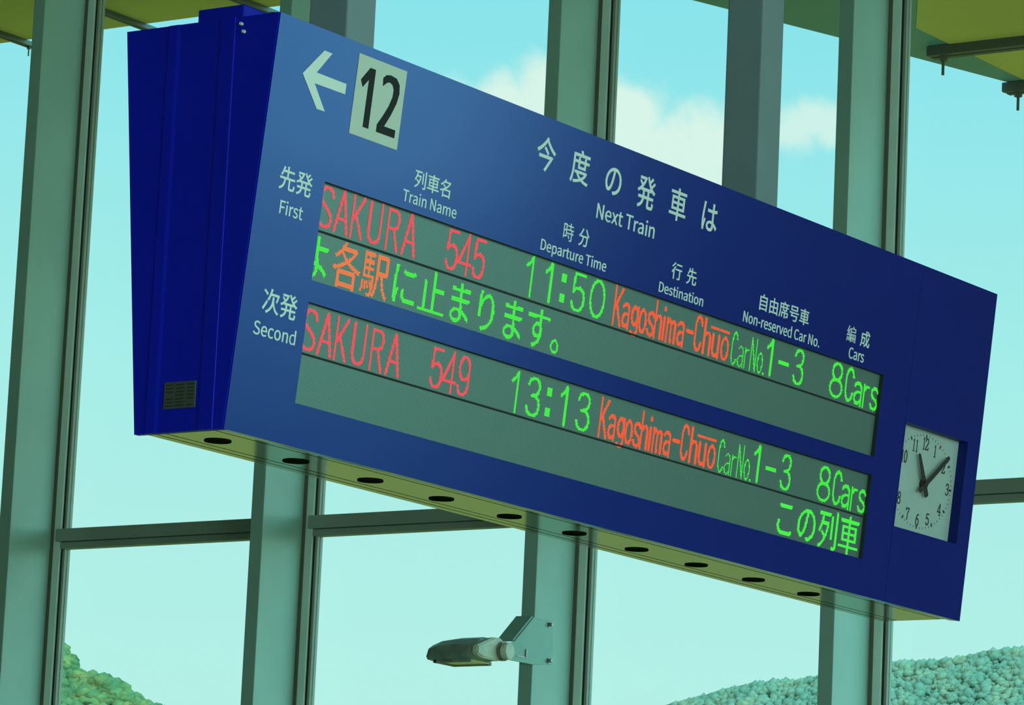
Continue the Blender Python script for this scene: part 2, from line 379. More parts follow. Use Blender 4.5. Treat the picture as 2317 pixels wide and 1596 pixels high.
    '成': (1000, [[544,839,549,670,128,670,128,389,125,285,113,173,85,63,36,-37,57,-51,81,-69,99,-87,155,23,187,147,202,273,206,388,206,395,389,395,384,257,378,177,367,144,358,137,348,134,335,133,229,138,240,116,247,91,250,68,297,66,339,65,371,67,395,71,415,80,431,96,447,145,456,252,462,433,463,465,206,465,206,597,554,597,570,440,595,297,628,172,558,101,481,39,396,-13,451,-75,525,-26,594,30,658,92,695,23,738,-29,786,-62,841,-73,890,-63,924,-27,946,41,959,148,937,158,914,172,894,189,886,82,871,22,847,4,810,14,775,45,743,93,714,159,783,261,842,375,890,500,815,519,779,421,736,331,686,247,662,351,644,468,630,597,951,597,951,670,626,670,622,839],[671,790,737,752,801,710,850,670,897,722,847,760,782,800,716,836]]),
    '時': (1000, [[445,209,496,151,541,89,572,33,636,72,603,127,557,188,505,244],[631,841,631,721,421,721,421,654,631,654,631,527,379,527,379,459,763,459,763,346,384,346,384,279,763,279,763,10,761,-1,755,-7,742,-9,608,-8,619,-31,628,-56,633,-79,704,-78,757,-74,796,-66,820,-51,833,-27,837,9,837,279,954,279,954,346,837,346,837,459,964,459,964,527,705,527,705,654,922,654,922,721,705,721,705,841],[291,416,291,185,146,185,146,416],[291,484,146,484,146,706,291,706],[76,775,76,35,146,35,146,117,362,117,362,775]]),
    '次': (1000, [[57,717,128,673,197,624,250,578,298,639,244,683,174,730,102,771],[42,73,111,21,177,118,244,224,308,329,250,379,180,267,107,161],[454,840,426,722,388,610,343,510,289,426,361,384,400,446,435,517,468,596,837,596,815,526,789,459,763,403,827,371,864,451,901,545,932,644,877,674,862,670,493,670,534,825],[569,547,569,485,566,408,552,322,520,232,462,141,371,54,240,-26,261,-43,281,-64,297,-84,425,-5,518,82,581,173,620,265,669,153,732,59,812,-17,911,-73,925,-50,943,-26,961,-7,880,32,812,85,756,150,710,227,674,315,647,411,649,484,649,547]]),
    '由': (1000, [[189,279,459,279,459,57,189,57],[810,279,810,57,535,57,535,279],[189,353,189,571,459,571,459,353],[810,353,535,353,535,571,810,571],[459,840,459,646,114,646,114,-80,189,-80,189,-18,810,-18,810,-76,888,-76,888,646,535,646,535,840]]),
    '発': (1000, [[884,715,842,673,792,627,741,585,675,662,725,701,776,744,823,789,766,829,730,791,687,750,642,710,618,751,597,794,579,837,514,817,556,723,608,636,669,556,737,485,267,485,331,546,388,615,437,692,475,776,425,800,411,797,125,797,125,731,375,731,348,685,316,640,281,598,244,630,202,664,160,696,112,656,155,622,198,585,234,551,168,498,99,454,29,420,75,363,126,388,176,418,226,452,226,413,332,413,332,280,332,264,100,264,100,194,324,194,302,133,258,74,186,21,79,-26,97,-44,114,-65,127,-85,214,-48,281,-6,331,40,366,89,388,141,401,194,582,194,582,34,587,-18,604,-51,636,-68,689,-73,820,-73,866,-65,896,-38,914,12,923,92,900,99,876,110,855,122,851,57,845,19,833,1,814,-4,699,-4,674,-2,662,9,659,33,659,194,898,194,898,264,659,264,659,413,776,413,776,452,821,419,869,389,919,364,934,386,953,409,972,428,905,459,842,498,783,544,836,584,890,629,940,675],[407,413,582,413,582,264,407,264,407,279]]),
    '編': (1000, [[177,191,187,118,195,42,199,-24,254,-14,249,52,240,126,229,199],[84,197,72,112,56,31,35,-40,92,-61,112,12,130,97,144,187],[263,209,280,152,296,92,307,39,359,56,347,107,331,166,311,222],[619,344,619,193,529,193,529,344],[669,344,755,344,755,193,669,193],[607,829,623,797,638,764,650,732,412,732,412,455,410,341,401,217,380,93,342,-21,361,-31,382,-45,399,-58,436,50,460,171,472,294,472,-69,529,-69,529,132,619,132,619,-37,669,-37,669,132,755,132,755,-35,805,-35,805,132,887,132,887,-10,886,-16,883,-20,877,-21,827,-20,834,-37,840,-55,843,-72,876,-71,901,-68,921,-62,935,-51,941,-33,943,-10,943,400,476,400,477,455,477,493,910,493,910,732,721,732,708,768,690,807,670,844],[805,344,887,344,887,193,805,193],[477,671,846,671,846,553,477,553],[66,240,93,250,163,263,309,286,319,228,379,246,366,309,345,384,321,458,266,444,295,344,153,326,229,427,301,538,366,654,304,690,233,554,133,545,184,628,232,719,275,813,207,841,165,734,119,643,88,588,70,560,53,541,36,532,59,466,78,472,118,479,194,489,114,375,87,342,64,318,43,307]]),
    '自': (1000, [[239,411,774,411,774,264,239,264],[239,482,239,631,774,631,774,482],[239,194,774,194,774,46,239,46],[455,842,445,798,431,750,416,703,163,703,163,-81,239,-81,239,-25,774,-25,774,-76,853,-76,853,703,492,703,542,830]]),
    '行': (1000, [[435,780,435,708,927,708,927,780],[267,841,203,764,121,688,35,622,79,562,172,636,262,722,339,811],[391,504,391,432,728,432,728,17,725,4,717,-2,702,-5,545,-3,556,-27,565,-53,570,-77,655,-77,717,-75,759,-66,785,-49,800,-23,804,16,804,432,955,432,955,504],[307,626,226,513,129,408,25,322,78,259,116,291,154,326,192,364,192,-83,266,-83,266,446,307,497,344,548,378,600]]),
    '車': (1000, [[158,606,158,216,459,216,459,135,53,135,53,66,459,66,459,-83,536,-83,536,66,951,66,951,135,536,135,536,216,846,216,846,606,536,606,536,680,917,680,917,749,536,749,536,839,459,839,459,749,83,749,83,680,459,680,459,606],[230,382,459,382,459,279,230,279],[536,382,771,382,771,279,536,279],[230,543,459,543,459,441,230,441],[536,543,771,543,771,441,536,441]]),
}
# 32 x 32 dot patterns of the LED characters
BITMAPS = {
    'よ': [0, 0, 0, 229376, 229376, 229376, 229376, 229376, 229376, 262112, 262112, 262080, 229376, 229376, 229376, 229376, 229376, 245760, 114688, 8372224, 67100672, 134216704, 251788800, 235003776, 234997696, 234996192, 251887840, 134185024, 67043328, 16515072, 0, 0],
    '各': [0, 786432, 1835008, 3670016, 8388480, 8388544, 16777152, 65012608, 133170944, 255331840, 1042037760, 403666944, 520192, 516096, 2095104, 8290048, 66592736, 1071646718, 2130706684, 973078428, 67108800, 67108800, 58720704, 58720704, 58720704, 58720704, 58720704, 67108800, 67108800, 67108800, 58720704, 0],
    '駅': [0, 0, 536641528, 536772604, 536641532, 415264796, 415264796, 536637468, 536637468, 536637468, 415264796, 415264796, 536637468, 536641532, 415268860, 415268856, 415265664, 536769408, 536768896, 418176, 3039680, 900620736, 935256256, 916381920, 920576224, 919519344, 906870840, 1611513912, 1612677150, 16744460, 7929860, 0],
    'に': [0, 0, 0, 0, 125829120, 117440512, 117506080, 117702640, 117702640, 100728768, 100663296, 234881024, 234881024, 234881024, 234881024, 234881024, 234881024, 234881024, 234881024, 247660544, 264699904, 260505600, 260505600, 260505600, 252149760, 251920376, 251789304, 117506040, 117440512, 0, 0, 0],
    '止': [0, 49152, 57344, 57344, 57344, 57344, 57344, 57344, 50388992, 58777600, 58777600, 58777600, 58785784, 58785784, 58785784, 58777600, 58777600, 58777600, 58777600, 58777600, 58777600, 58777600, 58777600, 58777600, 58777600, 58777600, 58777600, 2147483646, 2147483646, 0, 0, 0],
    'ま': [0, 0, 0, 114688, 114688, 114688, 63033312, 67108832, 67108832, 114688, 114688, 114688, 114688, 67108832, 67108832, 67108736, 49152, 49152, 57344, 57344, 8380416, 16775168, 31587840, 58785664, 50390976, 50389472, 58843360, 33538080, 16744448, 4063232, 0, 0],
    'り': [0, 0, 0, 14680064, 14704640, 12843008, 29883392, 30346752, 31196928, 33031936, 32506752, 32506752, 31458176, 31458176, 29361088, 29361088, 29361088, 29361024, 29361024, 29361024, 29361024, 1792, 1792, 3584, 7168, 30720, 258048, 2088960, 2064384, 786432, 0, 0],
    'す': [0, 0, 0, 28672, 28672, 28672, 28672, 536870908, 536870908, 536375304, 28672, 28672, 520192, 1044480, 2027520, 3684352, 3160064, 7354368, 3160064, 3684352, 4126720, 2095104, 1044480, 28672, 57344, 122880, 507904, 4128768, 4063232, 1572864, 0, 0],
    '。': [0, 0, 0, 0, 0, 0, 0, 0, 0, 0, 0, 0, 0, 0, 0, 0, 0, 0, 0, 0, 117440512, 528482304, 952107008, 811597824, 1616904192, 1616904192, 1616904192, 811597824, 532676608, 260046848, 0, 0],
    'こ': [0, 0, 0, 0, 0, 0, 33554304, 33554304, 16776960, 0, 0, 0, 0, 0, 0, 0, 0, 0, 58720256, 58720256, 58720256, 117440512, 117440512, 125829120, 58720256, 65011936, 33554400, 16777184, 4194176, 0, 0, 0],
    'の': [0, 0, 0, 0, 0, 522240, 2096640, 8388352, 15845312, 63029728, 58835168, 117670000, 235110512, 235110456, 469991480, 470253624, 470220856, 470220856, 470220856, 470679608, 470679608, 471597168, 505151600, 259522784, 133170144, 65013696, 29425408, 65024, 30720, 0, 0, 0],
    '列': [0, 24, 28, 1073733660, 1073733660, 1073729052, 25169436, 58723868, 58723868, 58723868, 134188572, 134188572, 134188572, 235114012, 235114012, 469962268, 470224412, 956763676, 331746844, 32378396, 16649756, 3935772, 3673628, 3670044, 7340060, 14680092, 29360156, 125829148, 520094204, 503316984, 134218224, 0],
    '車': [0, 98304, 229376, 229376, 1073741820, 1073741820, 536870904, 229376, 229376, 134217696, 134217696, 117670112, 117670112, 117670112, 134217696, 134217696, 117670112, 117670112, 117670112, 134217696, 134217696, 229376, 229376, 229376, 2147483646, 2147483646, 229376, 229376, 229376, 229376, 229376, 0],
}
PIER = (-0.3, 4.8)      # unseen blind pier right of the view, widened to dim board and columns

# ================================================================== the hall
WX = 16.0            # front edge of the steel columns
GX = 16.305          # plane of the glazing
CZ = 7.6             # ceiling
def struct(o):
    o['kind'] = 'structure'
    return o

struct(boxobj('floor', -8, 17.0, -14, 24, -0.2, 0, FLOOR))
struct(boxobj('ceiling', -8, 16.5, -14, 24, CZ, CZ + 0.25, CEIL))
struct(boxobj('wall_back', -8.3, -8, -6.0, 24, 0, CZ, WALL))
struct(boxobj('wall_left', -8, 17.0, 24, 24.3, 0, CZ, WALL))
struct(boxobj('wall_front', 15.9, 16.5, PIER[0], PIER[1], 0, CZ, WALL))
struct(boxobj('shade_wall_right', -8, 16.5, -6.3, -6.0, 5.6, CZ, WALL))  # unseen lintel band, added to keep light off the column tops
struct(boxobj('shade_wall_right', 8.2, 16.5, -6.3, -6.0, 0, 5.6, WALL))  # unseen wall, added to dim light towards the board's right end
struct(boxobj('trim_1', 16.1, 16.5, -14, 24, 7.3, CZ, FRAME))
struct(boxobj('trim_2', 16.1, 16.5, -14, 24, 0, 0.35, FRAME))

# columns: deep steel fins standing in front of the glazing
COLS = [13.921, 12.391, 10.854, 9.331]
names = ['leftmost steel column, tall teal fin at the left edge of the window wall',
         'steel column, teal fin whose lower half shows left of centre, under the board\'s left end',
         'steel column carrying the floodlight, teal fin passing behind the board\'s middle',
         'rightmost steel column, teal fin behind the clock end of the board']
for i, y in enumerate(COLS):
    bm = bmesh.new()
    box(bm, WX, GX, y - 0.072, y, 0, CZ, 0.004)
    c = empty('steel_column', (WX + 0.15, y - 0.036, 0), label=names[i], category='column', kind='thing',
              group='steel columns of the window wall')
    bm_put('fin', bm, STEEL, c)
    g = boxobj('shadow_gap', GX - 0.002, GX + 0.06, y - 0.090, y + 0.02, 0, CZ, GAP, c, label='dark recessed joint beside the glazing')
    boxobj('base_plate', WX - 0.06, GX + 0.02, y - 0.14, y + 0.07, 0, 0.02, STEEL, c, bevel=0.004)

# glazed bays between the columns
ys = [24.0, 15.45] + COLS + [7.80, 6.28, PIER[1] + 0.0]
bays = list(zip(ys[:-1], ys[1:]))
k = 0
TZ0, TZ1 = 2.806 + CAMZ, 2.902 + CAMZ
def bay(yl, yr, transom=True):
    global k
    k += 1
    w = struct(empty('window_%d' % k, (GX, (yl + yr) / 2, 0.35)))
    a, b = yl - 0.090, yr            # clear width: right of the left column to the next column
    boxobj('jamb', GX, GX + 0.055, a - 0.041, a, 0.35, 7.3, FRAME, w, bevel=0.002)
    boxobj('gasket', GX + 0.012, GX + 0.055, a - 0.050, a - 0.041, 0.35, 7.3, RUBBER, w)
    boxobj('glazing_bead', GX + 0.014, GX + 0.055, a - 0.064, a - 0.050, 0.35, 7.3, TRANSOM, w)
    boxobj('jamb', GX + 0.02, GX + 0.055, b, b + 0.03, 0.35, 7.3, FRAME, w)
    boxobj('pane', GX + 0.03, GX + 0.038, b + 0.03, a - 0.064, 0.35, TZ0 + 0.02, GLASS, w)
    boxobj('pane', GX + 0.03, GX + 0.038, b + 0.03, a - 0.064, TZ1 - 0.02, 7.3, GLASS, w)
    boxobj('transom', GX - 0.012, GX + 0.055, b - 0.0, a - 0.02, TZ0 + 0.034, TZ1, TRANSOM, w, bevel=0.003)
    boxobj('transom_sill', GX + 0.002, GX + 0.055, b - 0.0, a - 0.02, TZ0, TZ0 + 0.031, TRANSOM, w, bevel=0.002)
for yl, yr in bays:
    bay(yl, yr)
for yl, yr in ((PIER[0], -2.2), (-2.2, -4.2), (-4.2, -6.0)):
    bay(yl, yr)
t = 2
for y in (15.45, 7.80, 6.28, -2.2, -4.2):
    t += 1
    struct(boxobj('trim_%d' % t, WX, GX, y - 0.072, y, 0, CZ, STEEL))

# ================================================================== outdoors
bm = bmesh.new()
box(bm, 16.6, 3500, -2500, 3500, -7.0, -6.5)
struct(bm_put('ground_outside', bm, GROUND))

def canopy(label, z, pts, m, rails, gutter=None):
    cx = sum(p[0] for p in pts) / len(pts); cy = sum(p[1] for p in pts) / len(pts)
    e = empty('canopy_roof', (cx, cy, z), label=label, category='roof', kind='thing')
    bm = bmesh.new()
    prism(bm, [(x, y, z) for x, y in pts], (0, 0, 0.10))
    bm_put('soffit', bm, m, e)
    if gutter:
        bm = bmesh.new()
        prism(bm, [(x, y, z + 0.004) for x, y in gutter], (0, 0, 0.08))
        bm_put('edge_gutter', bm, GUTTER, e, label='teal border strip along the roof edge')
    for (p, q, s) in rails:
        p = Vector((p[0], p[1], z)); q = Vector((q[0], q[1], z))
        d = (q - p).normalized(); n = Vector((-d.y, d.x, 0))
        bm = bmesh.new()
        for sgn in (-1, 1):               # double angle: two flanges with a slot between
            c = n * (sgn * s * 0.55)
            prism(bm, [p + c + n * (-s * 0.4), p + c + n * (s * 0.4), p + c + n * (s * 0.4) + Vector((0, 0, -s)), p + c + n * (-s * 0.4) + Vector((0, 0, -s))], q - p)
        rl = bm_put('rail', bm, RAIL, e)
        b = q - d * (s * 1.5)
        bm = bmesh.new()
        tube(bm, b + Vector((0, 0, -s * 3.0)), b + Vector((0, 0, 0.01)), s * 0.16, 8)
        tube(bm, b + Vector((0, 0, -s * 1.5)), b + Vector((0, 0, -s * 1.0)), s * 0.45, 6)
        bm_put('hanging_bolt', bm, RAIL, rl)
    return e

zc = 6.4 + CAMZ
canopy('yellow underside of the outdoor roof at upper left, with thin rails ending at its edge', zc,
       [(16.62, 24), (19.305, 24), (19.305, 14.55), (16.62, 14.55)], SOFFIT,
       [((16.7, yy), (19.40, yy), 0.028) for yy in (15.055, 15.95, 16.86, 17.8, 18.7)])
canopy('yellow underside of the outdoor roof at upper right, with teal border and heavy brown rails', zc,
       [(19.4, 10.83), (21.22, 11.872), (34, 11.872), (34, 4), (19.4, 4)], SOFFIT,
       [((xx, 5.0), (xx, 12.02), 0.055) for xx in (21.67, 22.60, 23.55, 24.5)],
       [(16.62, 13.84), (20.17, 12.735), (21.24, 12.39), (22.57, 11.99), (22.9, 11.873), (21.22, 11.873), (19.399, 10.83), (19.399, 4), (16.62, 4)])

# wooded hills
def hill(label, X, ridge, depth, seed, crown, ncrown, cols, base_drop, span):
    rnd = random.Random(seed)
    pts = sorted(ridge, key=lambda p: -p[0])
    def top(y):
        for (y0, z0), (y1, z1) in zip(pts[:-1], pts[1:]):
            if y1 <= y <= y0:
                tt = (y0 - y) / (y0 - y1)
                return z0 + (z1 - z0) * tt
        return pts[0][1] if y > pts[0][0] else pts[-1][1]
    ya, yb = pts[-1][0], pts[0][0]
    e = empty('wooded_hill', (X, (ya + yb) / 2, -6.5), label=label, category='hill', kind='thing')
    bm = bmesh.new()
    nu, nv = 160, 14
    grid = []
    for j in range(nv + 1):
        s = j / nv
        row = []
        for i in range(nu + 1):
            y = yb + (ya - yb) * i / nu
            h = top(y) - crown * 1.2
            z = -7.0 + (h + 7.0) * (1 - s) ** 0.85
            x = X - depth * s
            z += noise.noise(Vector((x, y, 0)) * (0.02)) * crown * 2 * s * (1 - s) * 4
            row.append(bm.verts.new((x, y * (1 - (depth / X) * s * 0.0), z)))
        grid.append(row)
    for j in range(nv):
        for i in range(nu):
            bm.faces.new((grid[j][i], grid[j][i + 1], grid[j + 1][i + 1], grid[j + 1][i]))
    # far flank
    back = [bm.verts.new((X + depth * 0.8, yb + (ya - yb) * i / nu, -7.0)) for i in range(nu + 1)]
    for i in range(nu):
        bm.faces.new((grid[0][i + 1], grid[0][i], back[i], back[i + 1]))
    bm_put('slope', bm, cols, e, smooth=True)
    # tree crowns: lumpy balls in three sizes sown over the slope
    base = bmesh.new()
    bmesh.ops.create_icosphere(base, subdivisions=base_drop, radius=1.0)
    bv = [v.co.copy() for v in base.verts]
    bf = [[v.index for v in f.verts] for f in base.faces]
    base.free()
    kinds = []
    for q in range(24):
        kinds.append([v * (1 + 0.45 * noise.noise(v * 1.7 + Vector((q * 3.1, q, 0))) + 0.55 * noise.noise(v * 4.5 + Vector((q, 0, q * 2.7)))) for v in bv])
    V, F = [], []
    ca, cb = span
    for q in range(ncrown):
        y = rnd.uniform(ca, cb)
        s = 0.0 if q < ncrown * 0.12 else rnd.random() ** 1.2 * 0.45
        x = X - depth * s + rnd.uniform(-2, 2)
        z = -7.0 + (top(y) - crown * 1.2 + 7.0) * (1 - s) ** 0.85
        r = crown * rnd.choice((0.4, 0.55, 0.7, 0.9, 1.15))
        o = len(V)
        a = rnd.uniform(0, 6.28); c_, s_ = math.cos(a) * r, math.sin(a) * r
        hz = r * rnd.uniform(0.6, 1.0)
        for v in kinds[q % 24]:
            V.append((x + v.x * c_ - v.y * s_, y + v.x * s_ + v.y * c_, z + v.z * hz + r * 0.15))
        for f in bf:
            F.append([o + a for a in f])
    me = bpy.data.meshes.new('tree_cover')
    me.from_pydata(V, [], F)
    me.validate()
    for p in me.polygons:
        p.use_smooth = True
    put('tree_cover', me, cols, e, kind='stuff')

def leaf_mat(name, a, b, c, scale, relief):
    M = mat(name, a, rough=0.9, spec=0.1)
    nt = M.node_tree
    bs = nt.nodes['Principled BSDF']
    tc = nt.nodes.new('ShaderNodeTexCoord')
    nz = nt.nodes.new('ShaderNodeTexNoise')
    nz.inputs['Scale'].default_value = scale
    nz.inputs['Detail'].default_value = 8
    nz.inputs['Roughness'].default_value = 0.65
    nt.links.new(tc.outputs['Object'], nz.inputs['Vector'])
    rp = nt.nodes.new('ShaderNodeValToRGB')
    rp.color_ramp.elements[0].position = 0.36; rp.color_ramp.elements[0].color = a
    rp.color_ramp.elements[1].position = 0.66; rp.color_ramp.elements[1].color = c
    e = rp.color_ramp.elements.new(0.5); e.color = b
    nt.links.new(nz.outputs[0], rp.inputs[0])
    nt.links.new(rp.outputs[0], bs.inputs['Base Color'])
    n2 = nt.nodes.new('ShaderNodeTexNoise')
    n2.inputs['Scale'].default_value = 1.1
    n2.inputs['Detail'].default_value = 6
    n2.inputs['Roughness'].default_value = 0.7
    nt.links.new(tc.outputs['Object'], n2.inputs['Vector'])
    bp = nt.nodes.new('ShaderNodeBump')
    bp.inputs['Strength'].default_value = 1.0
    bp.inputs['Distance'].default_value = relief
    nt.links.new(n2.outputs[0], bp.inputs['Height'])
    nt.links.new(bp.outputs[0], bs.inputs['Normal'])
    return M

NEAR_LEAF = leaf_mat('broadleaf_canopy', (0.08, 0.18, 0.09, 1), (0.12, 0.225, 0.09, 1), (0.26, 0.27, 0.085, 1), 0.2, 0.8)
FAR_LEAF = leaf_mat('hazed_distant_canopy', (0.11, 0.215, 0.155, 1), (0.135, 0.235, 0.17, 1), (0.195, 0.265, 0.17, 1), 0.07, 0.35)  # distance haze is mixed into these paler teal leaf colours
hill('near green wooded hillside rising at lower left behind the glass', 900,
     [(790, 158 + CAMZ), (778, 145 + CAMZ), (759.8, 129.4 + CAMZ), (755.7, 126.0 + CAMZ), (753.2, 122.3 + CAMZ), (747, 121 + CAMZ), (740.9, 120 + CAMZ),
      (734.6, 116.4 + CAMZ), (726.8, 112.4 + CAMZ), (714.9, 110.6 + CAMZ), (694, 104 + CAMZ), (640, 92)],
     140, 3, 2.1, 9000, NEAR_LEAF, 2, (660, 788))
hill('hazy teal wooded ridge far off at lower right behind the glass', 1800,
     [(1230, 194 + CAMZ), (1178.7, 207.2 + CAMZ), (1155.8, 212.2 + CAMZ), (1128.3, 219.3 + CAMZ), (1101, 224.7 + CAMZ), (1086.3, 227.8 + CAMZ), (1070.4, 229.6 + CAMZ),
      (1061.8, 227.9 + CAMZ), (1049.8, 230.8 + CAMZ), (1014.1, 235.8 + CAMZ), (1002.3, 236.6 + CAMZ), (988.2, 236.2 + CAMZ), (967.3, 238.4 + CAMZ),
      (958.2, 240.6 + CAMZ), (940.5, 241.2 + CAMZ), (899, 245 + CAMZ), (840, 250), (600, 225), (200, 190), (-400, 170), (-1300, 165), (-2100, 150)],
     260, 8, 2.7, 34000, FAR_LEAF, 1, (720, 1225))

# ================================================================== departure board
BO = Vector((7.074, 5.4741, 2.3315 + CAMZ))
LEN, HGT, INS, DEP, FH = 3.2, 0.8807, 0.0876, 0.4115, 0.8851
EX = Vector((1, 0, 0)); EV = Vector((0, INS, -HGT)) / FH; NO = Vector((0, -0.99509, -0.09900))
def P(u, v, w=0.0):
    return BO + EX * u + EV * v + NO * w

board = empty('departure_board', (BO.x + LEN / 2, BO.y + DEP / 2, BO.z - HGT),
              label='blue hanging railway departure board with LED rows, platform 12 and clock', category='sign')

bm = bmesh.new()
prism(bm, [(BO.x + .004, BO.y + .032, BO.z - .002), (BO.x + .004, BO.y + DEP, BO.z - .002),
           (BO.x + .004, BO.y + DEP - INS, BO.z - HGT + .010), (BO.x + .004, BO.y + INS + .032, BO.z - HGT + .010)], (LEN - .008, 0, 0))
bm_put('cabinet', bm, BLUE_SIDE, board)

def plate(name, us, vs, holes, depth_of, parent, wall_mat, **props):
    """front sheet with rectangular openings: us/vs grid lines, holes = set of (i, j) cells"""
    bm = bmesh.new()
    cache = {}
    def V(i, j):
        if (i, j) not in cache:
            cache[(i, j)] = bm.verts.new(P(us[i], vs[j], 0))
        return cache[(i, j)]
    nu, nv = len(us) - 1, len(vs) - 1
    for i in range(nu):
        for j in range(nv):
            if (i, j) not in holes:
                bm.faces.new((V(i, j), V(i, j + 1), V(i + 1, j + 1), V(i + 1, j)))
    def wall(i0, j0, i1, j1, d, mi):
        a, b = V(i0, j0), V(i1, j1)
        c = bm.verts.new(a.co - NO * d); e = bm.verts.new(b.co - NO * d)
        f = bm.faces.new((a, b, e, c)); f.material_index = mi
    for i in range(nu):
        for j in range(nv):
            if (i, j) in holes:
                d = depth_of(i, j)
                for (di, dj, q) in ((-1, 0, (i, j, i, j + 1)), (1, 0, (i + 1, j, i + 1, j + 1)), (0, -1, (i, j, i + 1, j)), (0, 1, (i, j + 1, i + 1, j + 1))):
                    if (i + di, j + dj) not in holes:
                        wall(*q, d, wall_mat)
    for i in range(nu):
        wall(i, 0, i + 1, 0, .03, 0); wall(i, nv, i + 1, nv, .03, 0)
    for j in range(nv):
        wall(0, j, 0, j + 1, .03, 0); wall(nu, j, nu, j + 1, .03, 0)
    return bm_put(name, bm, [BLUE, RUBBER, BLUE_SHADE], parent, **props)

H1 = (.2255, 2.6515, .3150, .5283); H2 = (.2255, 2.6515, .5755, .7930); HC = (2.7950, 3.1340, .4135, .6870)
front = plate('front_panel', [0, H1[0], H1[1], 2.7880], [0, H1[2], H1[3], H2[2], H2[3], FH], {(1, 1), (1, 3)}, lambda i, j: .013, board, 1)
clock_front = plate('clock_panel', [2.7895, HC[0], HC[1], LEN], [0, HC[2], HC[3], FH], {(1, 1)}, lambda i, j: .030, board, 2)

# end panel facing the camera: ribbed sheet, narrower at the bottom
prof = [(0.003, 0), (0.1155, 0), (0.1165, -.0025), (0.152, -.0025), (0.160, -.0005), (0.262, -.0005), (0.270, -.0025), (0.2935, -.0025), (0.2945, 0), (DEP - .001, 0)]
bm = bmesh.new()
top, bot = [], []
for s, dx in prof:
    sb = s
    if s == prof[0][0]: sb = INS + .003
    if s == prof[-1][0]: sb = DEP - INS - .001
    top.append(bm.verts.new((BO.x - .003 + dx, BO.y + s, BO.z)))
    bot.append(bm.verts.new((BO.x - .003 + dx, BO.y + sb, BO.z - HGT)))
for i in range(len(prof) - 1):
    bm.faces.new((top[i], top[i + 1], bot[i + 1], bot[i]))
# returns of the sheet
for a in (top, bot):
    r = [bm.verts.new((BO.x + .012, v.co.y, v.co.z)) for v in a]
    for i in range(len(a) - 1):
        bm.faces.new((a[i], a[i + 1], r[i + 1], r[i]))
for q in (0, -1):
    a, b = top[q], bot[q]
    c = bm.verts.new((BO.x + .012, a.co.y, a.co.z)); d = bm.verts.new((BO.x + .012, b.co.y, b.co.z))
    bm.faces.new((a, b, d, c))
end = bm_put('end_panel', bm, BLUE_SIDE, board)
for (y, z) in ((5.5726, 2.327 - .012), (5.565, 2.3096 - .012)):
    bm = bmesh.new()
    tube(bm, (BO.x - .010, y, z + CAMZ), (BO.x + .002, y, z + CAMZ), .0035, 10)
    bm_put('screw', bm, FRAME, end, label='bright screw head')
np_ = boxobj('nameplate', BO.x - .006, BO.x + .003, 5.6380, 5.7215, 1.500 + CAMZ, 1.5565 + CAMZ, NAMEPLATE, board, bevel=.001, label='small grey data plate')
bm = bmesh.new()
for i in range(7):
    z = 1.5515 + CAMZ - i * .0074
    for a, b in ((5.642, 5.660), (5.668, 5.690), (5.696, 5.717)):
        if (i, a) in ((3, 5.696), (5, 5.642)): continue
        box(bm, BO.x - .0068, BO.x - .0055, a, b, z - .0028, z)
bm_put('engraving', bm, INK, np_)

# polished soffit of the board: grooved strips running lengthwise
SZ = BO.z - HGT + .006
y0, y1 = BO.y + INS + .006, BO.y + DEP - INS - .002
prof = [(0, 0), (.020, 0), (.020, .012), (.0245, .012), (.0245, 0), (.046, 0), (.046, .012), (.0505, .012), (.0505, 0),
        (.176, 0), (.176, .012), (.1805, .012), (.1805, 0), (.202, 0), (.202, .012), (.2065, .012), (.2065, 0), (y1 - y0, 0)]
bm = bmesh.new()
a = [bm.verts.new((BO.x + .003, y0 + s, SZ + dz)) for s, dz in prof]
b = [bm.verts.new((BO.x + LEN - .006, y0 + s, SZ + dz)) for s, dz in prof]
for i in range(len(prof) - 1):
    f = bm.faces.new((a[i], a[i + 1], b[i + 1], b[i]))
    if prof[i][1] > .01 or prof[i + 1][1] > .01:
        f.material_index = 1
for r in (a, b):
    t0 = bm.verts.new((r[0].co.x, y0, SZ + .012)); t1 = bm.verts.new((r[0].co.x, y1, SZ + .012))
    bm.faces.new([t0] + r + [t1])
soffit = bm_put('underside_panel', bm, [MIRROR, DARK], board, label='polished metal underside panel')
for i in range(10):
    x = 7.225 + i * .2775
    y = 5.695 + .0012 * i
    bm = bmesh.new()
    seg = 28
    ring = [[bm.verts.new((x + r * math.cos(2 * math.pi * q / seg), y + r * math.sin(2 * math.pi * q / seg), SZ - dz)) for q in range(seg)]
            for r, dz in ((.0295, -.001), (.0290, .0022), (.0255, .0024), (.0250, .0014))]
    for r0, r1 in zip(ring[:-1], ring[1:]):
        for q in range(seg):
            bm.faces.new((r0[q], r0[(q + 1) % seg], r1[(q + 1) % seg], r1[q]))
    bm.faces.new(ring[-1])
    bm_put('round_vent', bm, DARK, board, label='dark round opening in the underside')

# spine rail along the top and the two hanging posts
bm = bmesh.new()
box(bm, 7.13, BO.x + LEN - .1, 5.618, 5.740, BO.z - .002, BO.z + .047, .003)
bm_put('top_spine', bm, BLUE_SIDE, board)
for xp, lab in ((7.51, 'square steel hanging post above the board\'s arrow and 12, left of the two'),
                (9.265, 'square steel hanging post above the board\'s heading, right of the two')):
    e = empty('hanging_post', (xp + .05, 5.68, BO.z + .047), label=lab, category='post', kind='thing', group='posts holding up the board')
    boxobj('shaft', xp, xp + .105, 5.6275, 5.7325, BO.z + .047, CZ, POST, e, bevel=.004)
    boxobj('ceiling_flange', xp - .05, xp + .155, 5.58, 5.78, CZ - .015, CZ, POST, e)

